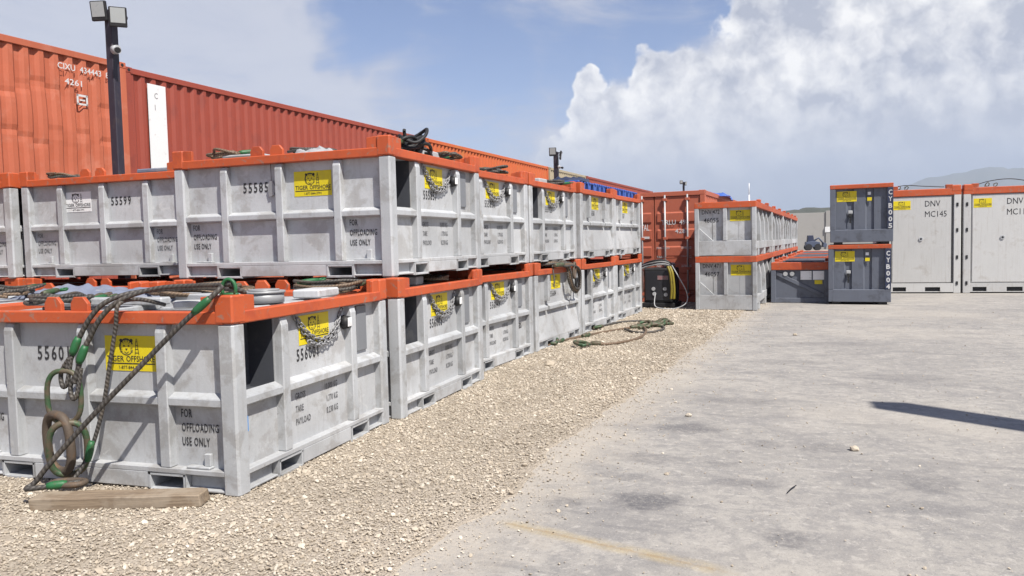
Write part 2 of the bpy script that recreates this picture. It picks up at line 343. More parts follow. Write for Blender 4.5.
# ------------------------------------------------------------------ galvanised offshore bins
BW, BD, BH, DP = 2.6, 2.23, 1.356, .075
def tri(mb, p, a, b_): pass
def bin_meshes():
    m = {}
    m['post'] = MB().box(-.065, .065, -.065, .065, 0, 1.165).mesh('corner_post', GALV, .016)
    c = MB().box(-.072, .072, -.072, .072, 1.165, BH)
    m['cap'] = c.mesh('corner_cap', ORANGE, .012)
    m['wing'] = MB().prism([(0, 1.242), (.115, 1.242), (.115, BH-.012), (.03, BH-.004), (0, BH-.004)], -.014, .014, 'y').mesh('cap_wing', ORANGE, .004)
    for nm, ln in (('l', BW), ('s', BD)):
        m['beam'+nm] = MB().box(-(ln/2-.073), ln/2-.073, -.045, .045, 1.160, 1.246).mesh('top_beam', ORANGE, .008)
    # side walls: bottom rail, fork pockets, mid rail; local frame: u along the wall, outward = -y, wall plane y=0
    def rail(ln, pk):
        h = ln/2-.066; r = MB(); r.box(-h, h, .004, .085, .132, .168)
        (a0, a1), (c0, c1) = pk
        r.box(a1+.02, c0-.02, .004, .06, .022, .132); r.box(-h, a0-.02, .06, .075, .03, .132); r.box(c1+.02, h, .06, .075, .03, .132)
        r.box(-h, a0-.02, .012, .07, .018, .034); r.box(c1+.02, h, .012, .07, .018, .034)
        return r.mesh('bottom_rail', GALV2, .004)
    PKL, PKS = ((-.76, -.49), (.575, .845)), ((-.64, -.36), (.41, .69))
    m['raill'], m['rails'] = rail(BW, PKL), rail(BD, PKS); m['pk'] = {'l': PKL, 's': PKS}
    p = MB(); p.box(-.155, -.135, 0, .5, .006, .131); p.box(.135, .155, 0, .5, .006, .131); p.box(-.155, .155, 0, .5, .006, .024); p.box(-.155, .155, 0, .5, .112, .131)
    m['pocket'] = p.mesh('fork_pocket', GALV, .003)
    r = MB().prism([(0, .168), (DP+.01, .168), (DP+.01, 1.158), (0.02, 1.158), (0, 1.10)], -.043, .043, 'x')
    m['rib'] = r.mesh('wall_rib', GALV, .007)
    def mid(ln): return MB().prism([(DP+.01, .585), (.012, .60), (.012, .655), (DP+.01, .69)], -ln/2, ln/2, 'x').mesh('mid_rail', GALV, .006)
    m['mid'] = {ln: mid(ln) for ln in (.51, .555, .59, .635, .435, .88, .40)}
    m['panell'] = MB().box(-(BW/2-.06), BW/2-.06, DP, DP+.012, .1, 1.2).mesh('wall_panel', GALV2)
    m['panels'] = MB().box(-(BD/2-.06), BD/2-.06, DP, DP+.012, .1, 1.2).mesh('wall_panel', GALV2)
    # right-hand short wall with the dark recess in its first upper bay
    q = MB(); h = BD/2; q.box(-(h-.06), h-.06, DP, DP+.012, .1, .64); q.box(-h+.56, h-.06, DP, DP+.012, .64, 1.2)
    m['panelr'] = q.mesh('wall_panel', GALV2)
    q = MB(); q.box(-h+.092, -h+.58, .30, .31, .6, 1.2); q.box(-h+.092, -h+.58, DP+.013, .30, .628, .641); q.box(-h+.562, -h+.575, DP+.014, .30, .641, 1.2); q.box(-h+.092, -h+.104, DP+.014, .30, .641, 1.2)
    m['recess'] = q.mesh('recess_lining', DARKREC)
    # chute wall: sloping lower plate
    q = MB(); q.box(-(h-.06), h-.06, DP, DP+.012, .56, 1.2); q.prism([(.004, .16), (.016, .16), (DP+.02, .60), (DP+.005, .60)], -(h-.07), h-.07, 'x')
    m['panelc'] = q.mesh('wall_panel', GALV2)
    lg = MB().prism([(0, 1.242), (.155, 1.242), (.155, 1.30), (.115, 1.345), (.03, 1.345), (0, 1.30)], -.016, .016, 'y'); m['lug'] = lg.mesh('lifting_lug', ORANGE, .004)
    l_ = MB().box(-BW+.09, -.09, .09, BD-.09, 1.17, 1.195)
    m['lid'] = l_.mesh('lid', GALV2, .004)
    m['hatch'] = MB().box(-.42, .42, -.5, .5, 1.195, 1.225).mesh('hatch', GALV, .01)
    m['bar'] = MB().box(-.03, .03, -BD/2+.1, BD/2-.1, 1.195, 1.235).mesh('lid_stiffener', GALV, .006)
    # chain hanging over the short-wall sign
    def chain_curve(y0, z0, y1, z1, sag):
        o = []
        for k in range(60):
            t = k/59; y = y0+(y1-y0)*t; z = z0+(z1-z0)*t - sag*4*t*(1-t); o.append(Vector((0, y, z)))
        return o
    mb = MB()
    for (y0, z0, y1, z1, sag, xo) in ((.71, 1.15, 1.42, 1.14, .26, .012), (.74, 1.12, 1.36, 1.05, .16, .024), (.86, .93, 1.34, .98, .07, .03)):
        pts = chain_curve(y0, z0, y1, z1, sag); acc = 0; last = pts[0]; k = 0
        for a, c in zip(pts, pts[1:]):
            acc += (c-a).length
            if acc > .036:
                t = (c-last).normalized(); mid_ = (c+last)/2; side = Vector((1, 0, 0)) if k % 2 else t.cross(Vector((1, 0, 0)))
                ring = [mid_+Vector((-DP+xo, 0, 0))+t*.029*math.cos(x)+side*.016*math.sin(x) for x in [2*math.pi*j/8 for j in range(8)]]
                mb.tube(ring, .0062, 5, closed=True); last = c; acc = 0; k += 1
    m['chain'] = mb.mesh('chain', CHAIN)
    hb = MB(); hb.tube([Vector((-DP, 0, 0)), Vector((-DP+.03, 0, 0)), Vector((-DP+.055, 0, 0))], lambda t: .062-.014*t, 18)
    m['hub'] = hb.mesh('round_fitting', BLACK)
    m['hubtag'] = MB().box(-DP+.055, -DP+.062, -.034, .034, -.036, .04).mesh('white_tag', WHITEP, .006)
    m['doc'] = MB().box(-DP, -DP+.02, -.085, .085, .74, 1.14).mesh('document_plate', mat('mid_grey_plate', (.24, .25, .27), .5), .006)
    m['foot'] = MB().box(-.05, .05, -DP+.0, -DP+.05, 0, .1).mesh('drain_block', GALV, .01)
    q = MB(); q.prism([(0, .17), (.19, .17), (.19, .185), (0, .185)], .02, DP, 'y'); q.box(.13, .18, .045, DP, .185, .27); m['step'] = q.mesh('door_catch', GALV, .004)
    return m
BM = bin_meshes()
def stencil(lines, h, lead, w=None, sx=.62, sp=1.12):
    mb = MB()
    for k, s in enumerate(lines): letter(mb, s, 0, -k*lead, h=h, sx=sx, sp=sp, bold=.006)
    return mb
def line_mesh(txt, h, m, sx=.55, sp=1.12, align='l'): return letter(MB(), txt, 0, 0, h=h, sx=sx, sp=sp, bold=.013, align=align).mesh('stencil_line', m)
OFFL = [line_mesh(q, .06, INK) for q in ('FOR', 'OFFLOADING', 'USE ONLY')]; OFFLF = [line_mesh(q, .06, INKF) for q in ('FOR', 'OFFLOADING', 'USE ONLY')]
def offload(t, x, z, faded=False):
    for k, me in enumerate(OFFLF if faded else OFFL): ob('stencil_line', me, t, (x, DP-.0035, z-.098*k), RF)
GROSS = [(line_mesh(a, .052, INKF, .6, 1.1), line_mesh(c, .052, INKF, .6, 1.1, 'r')) for a, c in (('GROSS', '10.000 KG'), ('TARE', '1.770 KG'), ('PAYLOAD', '8.230 KG'))]
def weights(t, y, z):
    for k, (a, c) in enumerate(GROSS): ob('weight_line', a, t, (-DP+.0035, y, z-.098*k), RR); ob('weight_line', c, t, (-DP+.0035, y+.62, z-.098*k), RR)
_num = {}
def number(s, h, sx, m):
    k = (s, h, sx, m.name)
    if k not in _num: _num[k] = letter(MB(), s, 0, 0, h=h, sx=sx, sp=1.28, bold=.015).mesh('stencil_number', m)
    return _num[k]

def make_bin(label, loc, rz, front=None, side=None, chute=False, chain=True, signs=True, white=False, group='galvanised bins', hatch=True, swap=False, faded=False, cat='bin'):
    t = thing('offshore_bin', label, cat, loc, rz, group); m = BM
    for x in (-BW+.065, -.065):
        for y in (.065, BD-.065):
            p = ob('corner_post', m['post'], t, (x, y, 0)); c = ob('corner_cap', m['cap'], p)
            sx, sy = (1 if x < -1 else -1), (1 if y < 1 else -1)
            w = ob('cap_wing', m['wing'], c, (.072*sx, -.045*sy, 0), (0, 0, 0 if sx > 0 else R(180)))
            w = ob('cap_wing', m['wing'], c, (-.045*sx, .072*sy, 0), (0, 0, R(90)*sy))
    # walls: (centre, rotation, length key)
    for nm, cx, cy, rot in (('l', -BW/2, 0, 0), ('l', -BW/2, BD, 180), ('s', 0, BD/2, 90), ('s', -BW, BD/2, -90)):
        fr = Matrix.Translation((cx, cy, 0)) @ Matrix.Rotation(R(rot), 4, 'Z')
        def at(u, v=0, z=0): return fr @ Vector((u, v, z))
        ln = BW if nm == 'l' else BD; rr_ = (0, 0, R(rot)); right = rot == 90
        ob('top_beam', m['beam'+nm], t, at(0, .041), rr_)
        ob('bottom_rail', m['rail'+nm], t, at(0), rr_)
        for a0, a1 in m['pk'][nm]: ob('fork_pocket', m['pocket'], t, at((a0+a1)/2), rr_)
        if right and chute: ob('wall_panel', m['panelc'], t, at(0), rr_)
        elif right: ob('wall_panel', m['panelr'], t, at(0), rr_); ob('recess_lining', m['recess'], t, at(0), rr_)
        else: ob('wall_panel', m['panel'+nm], t, at(0), rr_)
        ribs = (-.66, .02, .70) if nm == 'l' else (-.51, .505)
        for u in ribs:
            o = ob('wall_rib', m['rib'], t, at(u, .006), rr_)
            if right and chute: o.scale = (1, 1, .42); o.location.z = .67
        edges = [-ln/2+.125] + [x for u in ribs for x in (u-.04, u+.04)] + [ln/2-.125]
        for a, c in zip(edges[::2], edges[1::2]):
            w = c-a; k = min(m['mid'], key=lambda q: abs(q-w)); o = ob('mid_rail', m['mid'][k], t, at((a+c)/2), rr_); o.scale = (w/k, 1, 1)
    for y in (.042, BD-.042):
        for x in (-1.62, -1.38): ob('lifting_lug', m['lug'], t, (x, y, 0))
    ob('lid', m['lid'], t)
    if hatch:
        for x in (-1.9, -.72): ob('hatch', m['hatch'], t, (x, BD/2, 0))
        for x in (-1.31,): ob('lid_stiffener', m['bar'], t, (x, BD/2, 0))
    yf = DP-.0035
    if front:
        nx, sx_ = (-.93, -1.50) if swap else (-1.70, -.84)
        ob('stencil_number', number(front, .105, .72, INK), t, (nx-(.26 if swap else .06), yf, .885), RF, label='number '+front)
        for x in (-2.43, -.505): offload(t, x, .512, faded)
        sign(t, (-1.73 if swap else -.915, yf, .945), RF, white)
        for x in (-2.36, -.44): ob('door_catch', m['step'], t, (x, 0, 0))
    xr = -DP+.0035
    if side:
        ob('stencil_number', number(side, .095, .68, INK), t, (xr, .84, .79), RR, label='number '+side)
        if not chute: weights(t, .80, .50)
    if signs:
        s_ = sign(t, (xr, 1.10, 1.02), RR)
        s_.scale = (1.0, .92, 1)
        if chain:
            ob('chain', m['chain'], t, (0, .10, 0)); h_ = ob('round_fitting', m['hub'], t, (.012, 1.55, 1.02)); ob('white_tag', m['hubtag'], h_)
        if not chute: ob('document_plate', m['doc'], t, (0, 1.85, 0))
    return t

bins = {}
def put(k, *a, **kw): bins[k] = make_bin(*a, **kw)
put('A', 'galvanised bin 55601 in front with rope slings hanging over it and recessed dark bay', (0, 0, 0), 0, '55601', '556001')
put('A2', 'galvanised bin left of the front bin 55601, only its lid edge in view', (-2.72, .03, 0), 0, None, None, signs=False)
put('B', 'galvanised lower bin 556005 beside the front bin, under bin 55585', (.0725, 2.348, 0), -.017, '55591', '556005')
put('U1', 'galvanised upper bin 55585 with yellow sign on its long side, rope bundle on top', (-.03, 2.456, BH), -.046, '55585', '555857')
put('B2', 'galvanised lower bin hidden under the shaded bin 55599', (-3.08, 3.28, 0), -.03, None, None, signs=False, hatch=False)
put('U6', 'galvanised upper bin 55599 with a white sign, half in shade', (-3.10, 3.30, BH), -.03, '55599', None, signs=False, white=True, swap=True, faded=True)
put('B3', 'galvanised lower bin hidden at the far left of the rows', (-5.80, 3.36, 0), -.03, None, None, signs=False, hatch=False)
put('U7', 'galvanised upper bin cut by the left edge of the photo', (-5.82, 3.33, BH), -.03, None, None, signs=False)
offload(bins['U7'], -.505, .512)
TC = -.0955; CO = Vector((-.123, 4.653, 0)); PC = 2.322
def rowp(k, dx=0, dy=0): return CO + Matrix.Rotation(TC, 3, 'Z') @ Vector((dx, k*PC+dy, 0))
ROWL = [('C', 0, '556049', False, 'galvanised lower bin 556049 standing third from the front of the row'),
        ('D', 1, '55604', True, 'galvanised lower bin with smooth sloping plate and a rope coil hanging on it'),
        ('E', 2, '556012', False, 'galvanised lower bin second from the far end of the row'),
        ('F', 3, '556020', False, 'galvanised lower bin at the far end of the row by the black machine')]
for k, i, s, ch, lab in ROWL: put(k, lab, rowp(i, rng.uniform(-.015, .015)), TC, None, s, chute=ch, chain=not ch, hatch=False)
ROWU = [('U2', 0, '555856', False, 'galvanised upper bin 555856 next to the corner bin of the top row'),
        ('U3', 1, '555922', False, 'galvanised upper bin above the bin with the hanging rope coil'),
        ('U4', 2, '5558', True, 'galvanised upper bin with sloping lower plate carrying blue and white pallets, nearer one'),
        ('U5', 3, '5557', True, 'galvanised upper bin with sloping lower plate at the far end of the top row')]
for k, i, s, ch, lab in ROWU:
    p = rowp(i, rng.uniform(-.03, .03), -.05); p.z = BH; put(k, lab, p, TC+rng.uniform(-.006, .006), None, s, chute=ch, chain=not ch)
ob('stencil_lettering', letter(MB(), 'SBS', 0, 0, h=.09, sx=.7, bold=.01).mesh('stencil_lettering', INK), bins['C'], (-DP+.0035, 1.80, .42), RR)
st_ = MB().box(-DP, -DP+.003, -.03, .03, 0, .11).mesh('blue_sticker', mat('blue_sticker', (.06, .30, .72), .5)); ob('blue_sticker', st_, bins['A'], (0, .19, .40))

# ------------------------------------------------------------------ shipping containers
def corrug(length, h, pitch=.285, depth=.055, seg=1, dent=None):
    """corrugated sheet in local u (0..length), outward -y, z 0..h"""
    mb = MB(); us = []; x = 0
    n = int(length/pitch); p = length/n
    for k in range(n):
        for fr, d in ((0, 0), (.30, 0), (.50, 1), (.80, 1)): us.append(((k+fr)*p, d*depth))
    us.append((length, 0)); zs = [h*j/seg for j in range(seg+1)]; i0 = 0
    for z in zs:
        for u, d in us:
            y = d
            if dent: y += dent(u, z)
            mb.v.append((u, y, z))
    m_ = len(us)
    for j in range(seg):
        for k in range(m_-1): mb.f.append((j*m_+k, j*m_+k+1, (j+1)*m_+k+1, (j+1)*m_+k)); mb.sm.append(False); mb.uv.append(None)
    return mb
_cm = {}
def container(label, loc, rz, length, h, m, w=2.58, dent=None, doors=False, group=None, name='shipping_container'):
    """origin: front right bottom corner; right side (x=0 plane) faces +X and runs along +Y; front faces -Y"""
    t = thing(name, label, 'container', loc, rz, group); key = (length, h, m.name, dent is not None, w)
    if key not in _cm:
        d = {}; sh = h-.30
        d['side'] = corrug(length-.24, sh, seg=26 if dent else 1, dent=dent).mesh('side_panel', m)
        d['end'] = corrug(w-.24, sh, pitch=.26).mesh('end_panel', m)
        d['roof'] = MB().box(-w+.06, -.06, .06, length-.06, h-.06, h-.03).mesh('roof_panel', m)
        d['floor'] = MB().box(-w+.06, -.06, .06, length-.06, .06, .14).mesh('floor_frame', m)
        d['tr'] = MB().box(-.06, 0, .14, length-.14, h-.13, h-.012).mesh('top_rail', m, .006); d['br'] = MB().box(-.07, 0, .14, length-.14, .02, .19).mesh('bottom_rail', m, .006)
        d['te'] = MB().box(-w+.14, -.14, 0, .07, h-.13, h-.012).mesh('end_rail', m, .006); d['be'] = MB().box(-w+.14, -.14, 0, .07, .02, .19).mesh('end_sill', m, .006)
        d['post'] = MB().box(-.07, .07, -.07, .07, .12, h-.12).mesh('corner_post', m, .01)
        c = MB().box(-.085, .085, -.09, .09, 0, .12); d['cast'] = c.mesh('corner_casting', m, .01)
        d['hole'] = MB().prism([(.035*math.cos(k*math.pi/4), .06+.035*math.sin(k*math.pi/4)) for k in range(8)], .084, .088, 'x').mesh('casting_hole', BLACK)
        _cm[key] = d
    d = _cm[key]
    # outward normal of corrug is -y, so for the +X side rotate +90deg (u runs along +Y)
    ob('side_panel', d['side'], t, (-.02, .12, .17), (0, 0, R(90))); ob('side_panel', d['side'], t, (-w+.02, length-.12, .17), (0, 0, R(-90)))
    ob('end_panel', d['end'], t, (-.12, length-.02, .17), (0, 0, R(180)))
    if not doors: ob('end_panel', d['end'], t, (-w+.12, .02, .17))
    ob('roof_panel', d['roof'], t); ob('floor_frame', d['floor'], t)
    for x, s in ((0, 1), (-w, -1)):
        o = ob('top_rail', d['tr'], t, (x, 0 if s > 0 else length, 0), (0, 0, 0 if s > 0 else R(180))); ob('bottom_rail', d['br'], t, (x, 0 if s > 0 else length, 0), (0, 0, 0 if s > 0 else R(180)))
    ob('end_rail', d['te'], t); ob('end_sill', d['be'], t)
    ob('end_rail', d['te'], t, (-w, length, 0), (0, 0, R(180))); ob('end_sill', d['be'], t, (-w, length, 0), (0, 0, R(180)))
    for x in (-.07, -w+.07):
        for y in (.07, length-.07):
            ob('corner_post', d['post'], t, (x, y, 0))
            for z in (0, h-.12):
                c = ob('corner_casting', d['cast'], t, (x+(-.012 if x > -1 else .012), y+(.018 if y < 1 else -.018), z))
                if x > -1: ob('casting_hole', d['hole'], c)
    return t
CU = Vector((.0948, .9955, 0)); CP = Vector((-9.12, 8.88, 0)); CH = 2.75
def cs(s, z=0): q = CP+CU*s; q.z = z; return q
def dents(u, z):
    c = math.floor(u/.285); h1, h2, h3 = (mnoise.noise(Vector((c*7.31+q, 1.7*q, 4.2))) for q in (1, 2, 3))
    v = mnoise.noise(Vector((u*.8, z*1.1, 3.1)))*.05
    z1, z2 = 1.62+.5*h1, .85+.35*h2
    buck = .38*((.045+.05*h3)*math.exp(-((z-z1)/.07)**2) + .05*math.exp(-((z-z2)/.06)**2)+.006/(1+math.exp((z-z1)/.05)))
    if h3 < -.05: buck *= .15
    return v*min(1, max(0, (2.2-z)/.6))+buck
LN = 12.42
def put_cont(lab, s, ln, m, dent=None):
    container(lab, cs(s, CH), TC, ln, CH, m, dent=dent, group='containers in the background stack')
    return bpy.data.objects[-1] if False else None
c_specs = [('sun bleached red container with dented side and white code lettering', -12.62, LN, CONT1, dents, CONT2, 'red container under the dented sun bleached container'),
           ('rust red container with a white painted strip near its end', 0, LN, CONT2, None, CONT1, 'container under the rust red container with the white strip'),
           ('orange red container behind the middle of the bin rows', 12.72, 12.55, CONT3, None, CONT2, 'container under the orange red container'),
           ('beige container between the orange red and the far red container', 25.5, 6.1, CONTB, None, CONT2, 'container under the beige container'),
           ('red container at the far end of the background stack', 31.8, 17.2, CONT2, None, CONT2, 'container under the far red container')]
CT = []
for lab, s, ln, m, dn, m2, lab2 in c_specs:
    container(lab2, cs(s, 0), TC, ln, CH, m2, group='containers in the background stack')
    CT.append(container(lab, cs(s, CH), TC, ln, CH, m, dent=dn, group='containers in the background stack'))
    if dn: CT[0].location.x += .22
# code lettering on the dented container and white strip on the next one
mb = MB(); letter(mb, 'CIXU  434443  8', 0, 0, h=.115, w=1.1, bold=.01); letter(mb, '4261', .13, -.27, h=.115, w=.36, bold=.01)
for a, c_ in (((.36, -.62), (.40, -.42)), ((.56, -.62), (.60, -.42)), ((.36, -.46), (.60, -.42)), ((.36, -.62), (.60, -.585)), ((.42, -.54), (.54, -.51))):
    mb.quad((a[0], a[1], 0), (c_[0], a[1], 0), (c_[0], c_[1], 0), (a[0], c_[1], 0))
ob('code_lettering', mb.mesh('code_lettering', INKW), CT[0], (.006, LN-1.52, 2.36), RR)
wm = mat('chalky_white_paint', (.85, .85, .85), .6, 0, .05, (.45, .42, .40), .6, 7, cut=(.6, .68))
ob('painted_strip', MB().box(0, .012, .55, 1.03, .25, 2.5).mesh('painted_strip', wm), CT[1], (-.016, 0, 0), label='white painted strip')
mb = MB()
for k, s in enumerate('C1'): letter(mb, s, .0, -.25*k, h=.13, sx=.8)
ob('strip_lettering', mb.mesh('strip_lettering', INKF), CT[1], (-.002, .72, 2.2), RR)

# red container with its doors to the camera
DC = container('brown red container with doors and locking bars facing the yard, behind the black machine', (2.02, 16.55, 0), TC, 12.4, 2.94, CONTD, w=2.68, doors=True)
def doors(t, w, h):
    for sx in (0, 1):
        x0, x1 = (-w/2+.012, -.15) if sx else (-w+.15, -w/2-.012)
        mb = MB(); mb.box(x0, x1, .03, .06, .20, h-.14)
        z = .30
        while z < h-.5:
            mb.prism([(.03, z), (.002, z+.04), (.002, z+.26), (.03, z+.30)], x0+.07, x1-.07, 'x'); z += .45
        dl = ob('door', mb.mesh('door', CONTD, .004), t)
        for k, fx in enumerate((.24, .74)):
            xb = x0+(x1-x0)*fx; b_ = MB(); b_.cyl((xb, -.035, .12), .024, h-.22, 'z', 8)
            ba = ob('locking_bar', b_.mesh('locking_bar', mat('pale_bar_steel', (.46, .46, .47), .45, .3)), dl)
            q = MB()
            for z in (.22, .9, 1.7, h-.22): q.box(xb-.055, xb+.055, -.062, .03, z-.035, z+.035)
            q.box(xb, xb+.36*(1 if k == 0 else -1), -.055, -.04, 1.18, 1.215)
            ob('bar_bracket', q.mesh('bar_bracket', CONTD, .004), ba)
        if sx:
            mb = MB(); letter(mb, 'TRLU  494', .16, 2.06, h=.13, w=.72, bold=.008); letter(mb, '4281', .52, 1.83, h=.12, w=.34, bold=.008)
            for k in range(3): letter(mb, ('MAX GROSS', 'TARE', 'NET')[k], .03, 1.42-.24*k, h=.06, w=(.34, .2, .16)[k])
            for k in range(3): letter(mb, ('30480 KG', '3700 KG', '26780 KG')[k], .68, 1.42-.24*k, h=.06, w=.26)
        else:
            mb = MB(); letter(mb, 'TRITAL', .62, 1.92, h=.17, w=.42, bold=.012); mb.quad((.62, 1.70, 0), (1.04, 1.70, 0), (1.04, 1.76, 0), (.62, 1.76, 0))
        ob('door_lettering', mb.mesh('door_lettering', INKW), dl, (x0+.02, -.004, 0), RF)
doors(DC, 2.68, 2.94)

# ------------------------------------------------------------------ ribbed cargo baskets
KW, KL, KH = 1.38, 4.45, 1.25
def basket_meshes():
    m = {}
    m['board'] = MB().box(-KW+.10, -.10, .01, .05, .02, .36).mesh('bottom_board', GALV2, .006)
    m['post'] = MB().box(-.05, .05, -.05, .05, 0, KH-.13).mesh('corner_post', GALV, .01)
    m['mid'] = MB().box(-.045, .045, .004, .09, .36, KH-.13).mesh('centre_post', GALV, .008)
    m['panel'] = MB().box(-KW+.08, -.08, .10, .112, .3, KH-.1).mesh('end_panel', GALV2)
    m['brace'] = MB().prism([(0, .36), (0, .66), (.32, .36)], .07, .10, 'y').mesh('corner_gusset', GALV, .004)
    m['beam'] = MB().box(-KW, 0, -.004, .10, KH-.14, KH).mesh('top_beam', ORANGE, .008)
    m['beaml'] = MB().box(-.10, .004, .102, KL-.102, KH-.14, KH-.002).mesh('top_beam', ORANGE, .008)
    m['raill'] = MB().box(-.09, .0, .102, KL-.102, .16, .34).mesh('bottom_rail', GALV2, .008)
    m['fin'] = MB().prism([(0, .34), (-.38, .34), (-.38, KH-.14), (-.07, KH-.14), (-.012, .8)], -.13, .13, 'y').mesh('side_fin', GALV, .004)
    m['wall'] = MB().box(-.40, -.39, .1, KL-.1, .3, KH-.1).mesh('side_panel', GALV2)
    m['skid'] = MB().box(-KW+.1, -.0, -.16, .16, 0, .16).mesh('skid', GALV, .01)
    m['lid'] = MB().box(-KW+.1, -.1, .1, KL-.1, KH-.07, KH-.05).mesh('lid', GALV2)
    m['lug'] = MB().box(-.09, -.0, -.12, .12, KH, KH+.07).mesh('lifting_lug', ORANGE, .01)
    return m
KM = basket_meshes()
def basket(label, loc, rz, code=None, lug=True):
    t = thing('cargo_basket', label, 'basket', loc, rz, 'ribbed cargo baskets'); m = KM
    for y, r in ((0, 0), (KL, 180)):
        x = 0 if r == 0 else -KW
        for nm, k in (('bottom_board', 'board'), ('end_panel', 'panel'), ('top_beam', 'beam')): ob(nm, m[k], t, (x, y, 0), (0, 0, R(r)))
        ob('centre_post', m['mid'], t, (-KW/2, y, 0), (0, 0, R(r)))
        ob('corner_gusset', m['brace'], t, (-KW+.1 if r == 0 else -.1, y, 0), (0, 0, R(r)))
        for px in (-.05, -KW+.05): ob('corner_post', m['post'], t, (px, y+(.05 if r == 0 else -.05), 0))
    for x, y, r in ((0, 0, 0), (-KW, KL, 180)):
        fr = Matrix.Translation((x, y, 0)) @ Matrix.Rotation(R(r), 4, 'Z')
        for nm, k in (('top_beam', 'beaml'), ('bottom_rail', 'raill'), ('side_panel', 'wall')): ob(nm, m[k], t, (x, y, 0), (0, 0, R(r)))
        for q in (1.15, 2.23, 3.3): ob('side_fin', m['fin'], t, fr @ Vector((0, q, 0)), (0, 0, R(r)))
        if lug:
            for q in (1.1, 3.3): ob('lifting_lug', m['lug'], t, fr @ Vector((0, q, 0)), (0, 0, R(r)))
    for y in (.6, KL/2, KL-.6): ob('skid', m['skid'], t, (0, y, 0))
    ob('lid', m['lid'], t)
    if code:
        mb = MB(); letter(mb, code[0], 0, 0, h=.105, w=.40, bold=.01); letter(mb, code[1], .04, -.19, h=.105, w=.34, bold=.01)
        ob('stencil_lettering', mb.mesh('stencil_lettering', INK), t, (-1.22, .0965, .98), RF, label='code '+code[1])
        s_ = sign(t, (-.36, .0965, .93), RF); s_.scale = (1.03, 1.0, 1)
    return t
KO = Vector((3.29, 14.18, 0))
for k in range(4):
    q = KO + Matrix.Rotation(TC, 3, 'Z') @ Vector((0, k*(KL+.08), 0))
    basket('lower ribbed basket 46057 beside the grey skip' if k == 0 else ['', 'lower ribbed basket right behind basket 46057', 'lower ribbed basket third in the line', 'lower ribbed basket at the far end of the line'][k], q, TC, ('DNV 471', '46057') if k == 0 else None, lug=False)
    q = q.copy(); q.z = KH; q.x -= .01
    basket('upper ribbed basket 46055 on top of the stack' if k == 0 else ['', 'upper ribbed basket right behind basket 46055', 'upper ribbed basket third in the line', 'upper ribbed basket at the far end of the line'][k], q, TC, ('DNV 472', '46055') if k == 0 else None)

# ------------------------------------------------------------------ dark grey skips and boxes
def skip(label, loc, rz, full=True):
    t = thing('grey_skip', label, 'skip', loc, rz, 'low dark grey skips'); w, l, h = 1.36, 5.6, 1.02
    for y, s in ((0, 0), (l, 180)):
        x = 0 if s == 0 else -w
        ob('end_panel', MB().box(-w+.09, -.09, .06, .08, .06, h-.1).mesh('end_panel', GREY), t, (x, y, 0), (0, 0, R(s)))
        ob('top_beam', MB().box(-w, 0, -.004, .12, h-.19, h).mesh('top_beam', ORANGE, .01), t, (x, y, 0), (0, 0, R(s)))
        ob('sill', MB().box(-w+.09, -.09, .01, .09, 0, .12).mesh('sill', GREY, .008), t, (x, y, 0), (0, 0, R(s)))
        ob('brace', MB().prism([(-w+.12, .70), (-w+.12, .80), (-.10, .22), (-.10, .12)], .03, .06, 'y').mesh('brace', GREY, .004), t, (x, y, 0), (0, 0, R(s)))
        for px in (-.05, -w+.05): ob('corner_post', MB().box(-.06, .06, -.06, .06, 0, h-.19).mesh('corner_post', GREY, .01), t, (px, y+(.06 if s == 0 else -.06), 0))
    for x, s in ((0, 1), (-w, -1)):
        ob('side_panel', MB().box(-.03*s-.01, -.03*s+.01, .1, l-.1, .02, h-.15).mesh('side_panel', GREY), t, (x, 0, 0))
        ob('side_beam', MB().box(-.11 if s > 0 else .0, 0. if s > 0 else .11, .12, l-.12, h-.17, h-.004).mesh('side_beam', ORANGE, .01), t, (x, 0, 0))
        for q in (1.3, 2.7, 4.2): ob('beam_lug', MB().box(-.06, .06, -.11, .11, h-.004, h+.06).mesh('beam_lug', ORANGE, .01), t, (x-.05*s, q, 0))
    ob('cover', MB().box(-w+.12, -.12, .12, l-.12, h-.12, h-.08).mesh('cover', GREY), t)
    for q in (1.0, 2.2, 3.4, 4.6): ob('cover_rib', MB().box(-w+.14, -.14, q-.05, q+.05, h-.08, h-.02).mesh('cover_rib', GREY, .01), t)
    if full:
        for x in (-.53, -.24): ob('white_label', MB().box(-.13, .13, .022, .032, .58, .80).mesh('white_label', WHITEP), t, (x, 0, 0))
        ob('yellow_label', MB().box(-.09, .09, .018, .03, .47, .57).mesh('yellow_label', YELLOW), t, (-.24, 0, 0))
        for x in (-1.02, -.86): ob('round_port', MB().cyl((x, .06, .73), .055, -.045, 'y', 14).mesh('round_port', PALEW if x < -.9 else GALV), t)
    return t
SO = Vector((4.99, 16.45, 0))
skip('low dark grey skip with white labels between basket stack and grey boxes', SO, TC)
for k in (1, 2): skip(['', 'second low grey skip in line behind the labelled skip', 'third low grey skip in line behind the labelled skip'][k], SO+Matrix.Rotation(TC, 3, 'Z')@Vector((0, k*5.7, 0)), TC, False)

